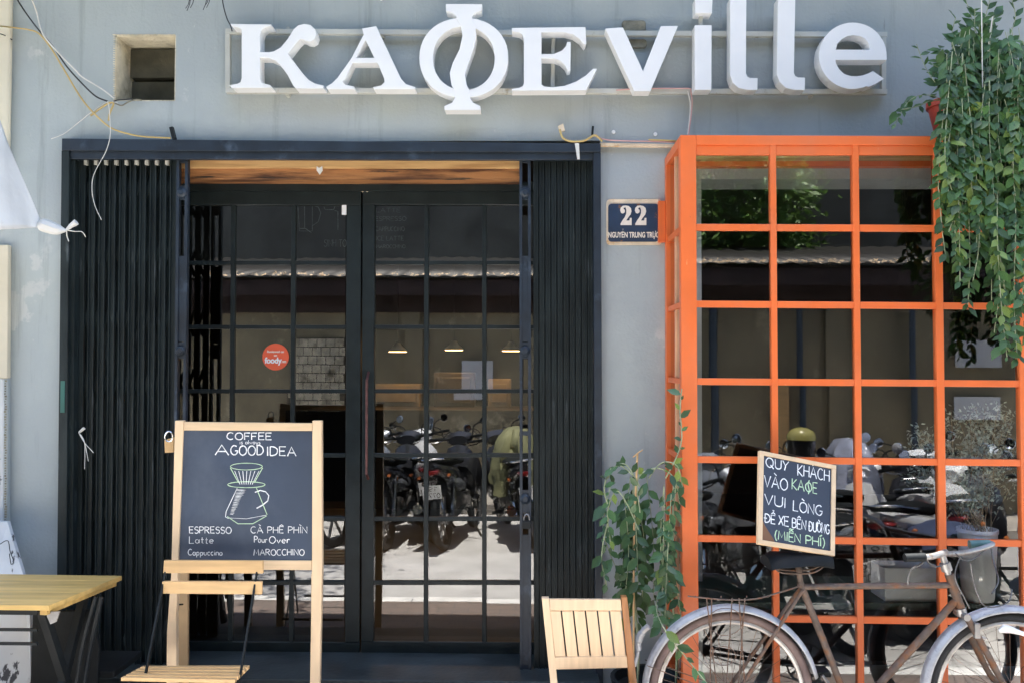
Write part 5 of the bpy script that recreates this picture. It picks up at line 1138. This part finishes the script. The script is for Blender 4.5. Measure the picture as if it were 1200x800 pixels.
    pb = MB(); Pp = lambda u, v: Vector((-.9075, -u, v))
    write(pb, plate, -.07, .518, .14, .042, Pp, .007); write(pb, '19', -.05, .58, .1, .04, Pp, .007)
    O('plate_number', pb, M_black, sm=False)
    O('side_stand', MB().tube([(0, .1, .25), (-.06, .24, .0)], .012, 6), M_black)
    return t
MBK = [('silver motorbike reflected left in the right door', -1.62, -4.5, 1.2, M_spaint, 'underbone', '1122'),
       ('black motorbike reflected second from left in the right door', -1.22, -4.4, 1.42, M_bpaint, 'underbone', '1270'),
       ('red tailed motorbike with large plate in the door reflection', -.66, -4.45, 1.4, M_bpaint, 'underbone', '0776'),
       ('motorbike under a khaki cover reflected by the gate post', -.1, -4.5, 1.8, M_bpaint, 'underbone', '0770'),
       ('silver motorbike reflected at the left of the bay window', 1.42, -3.3, 1.2, M_spaint, 'underbone', '2233'),
       ('black scooter with a helmet reflected behind the chalk sign', 1.98, -3.55, 1.2, M_bpaint, 'scooter', '9113'),
       ('silver scooter half under clear plastic in the bay reflection', 2.5, -3.5, 1.1, M_spaint, 'scooter', '7619'),
       ('white scooter with amber lights reflected in the bay window', 2.95, -2.7, .75, M_wpaint, 'scooter', '3702'),
       ('red lens white motorbike reflected beside the blue cloth', 2.3, -2.75, .7, M_wpaint, 'underbone', '6170'),
       ('white scooter reflected behind the bucket in the bay', 3.75, -2.6, .9, M_wpaint, 'scooter', '2109'),
       ('grey motorbike reflected low at the left bay panes', 1.75, -2.55, 1.9, M_spaint, 'underbone', '3301'),
       ('white scooter nearest the right kerb in the reflection', 3.3, -3.7, 1.1, M_wpaint, 'scooter', '6672'),
       ('black motorbike beyond the left edge of the chalkboard reflection', -2.3, -4.4, 1.6, M_bpaint, 'underbone', '7130')]
MBK += [('white motorbike reflected further back at the centre of the right door', -.98, -4.8, 1.7, M_wpaint, 'underbone', '6213'),
  ('dark scooter parked crosswise, reflected low behind the bicycle frame', 2.7, -3.1, .5, M_bpaint, 'scooter', '2261'),
 ('black motorbike reflected right of the plastic sheet', 3.4, -3.1, 1.0, M_bpaint, 'underbone', '7232'),
 ('silver scooter reflected at the right edge of the bay window', 4.2, -3.3, 1.4, M_spaint, 'scooter', '1912')]
for a in MBK: motorbike(a[0], a[1], a[2]+(.3 if a[2] < -4.3 else 0), -a[3], a[4], a[5], a[6])
def drape(c, sx, sy, sz, seed, m_, nm, lab, cat):
    r = random.Random(seed); b = MB(); nu, nv = 26, 12; ph = [r.uniform(0, 6) for _ in range(6)]; vs = []
    for i in range(nv+1):
        t = i/nv
        for k in range(nu):
            a = 2*PI*k/nu; fold = 1+.2*(t+.2)*math.sin(a*5+ph[0]+t*2)+.13*math.sin(a*9+ph[1]+t*5)+r.uniform(-.07, .07)
            rr = (min(1, t*2.2))**.45*fold*(.82+.18*t)
            vs.append((c[0]+sx*rr*math.cos(a), c[1]+sy*rr*math.sin(a), c[2]+sz*(1-t**1.3)+.03*math.sin(a*3+ph[2])*t))
    b.add(vs, [(i*nu+k, i*nu+(k+1) % nu, (i+1)*nu+(k+1) % nu, (i+1)*nu+k) for i in range(nv) for k in range(nu)])
    o = obj(nm, b, m_, smooth=True); tag(o, lab, cat); return o
drape((-.1, -4.1, .38), .24, .5, .62, 1, M_khaki, 'khaki_cover', 'crumpled khaki cover over the motorbike by the gate post', 'cover')
drape((2.5, -3.4, .3), .2, .5, .78, 2, M_plastic, 'plastic_sheet', 'cloudy plastic sheet over the silver scooter', 'plastic sheet')
drape((2.62, -2.3, .5), .3, .34, .13, 3, mat('blue_cloth', (.03, .045, .1), .8), 'blue_cloth', 'crumpled blue cloth lying on a parked scooter', 'cloth')
# helmet on the black scooter mirror
hc = Vector((2.1, -3.3, 1.06))
hm = thing('helmet', 'yellow topped black helmet resting on a scooter handlebar', 'helmet', hc)
b = MB(); b.lathe([(.095, -.13), (.105, -.06), (.105, .0), (.1, .03)], hc, 'Z', 20); obj('visor', b, M_bpaint, hm, smooth=True)
b = MB(); b.lathe([(.112, .01), (.108, .045), (.085, .08), (.045, .1), (0, .105)], hc, 'Z', 20); obj('shell', b, M_helm, hm, smooth=True)
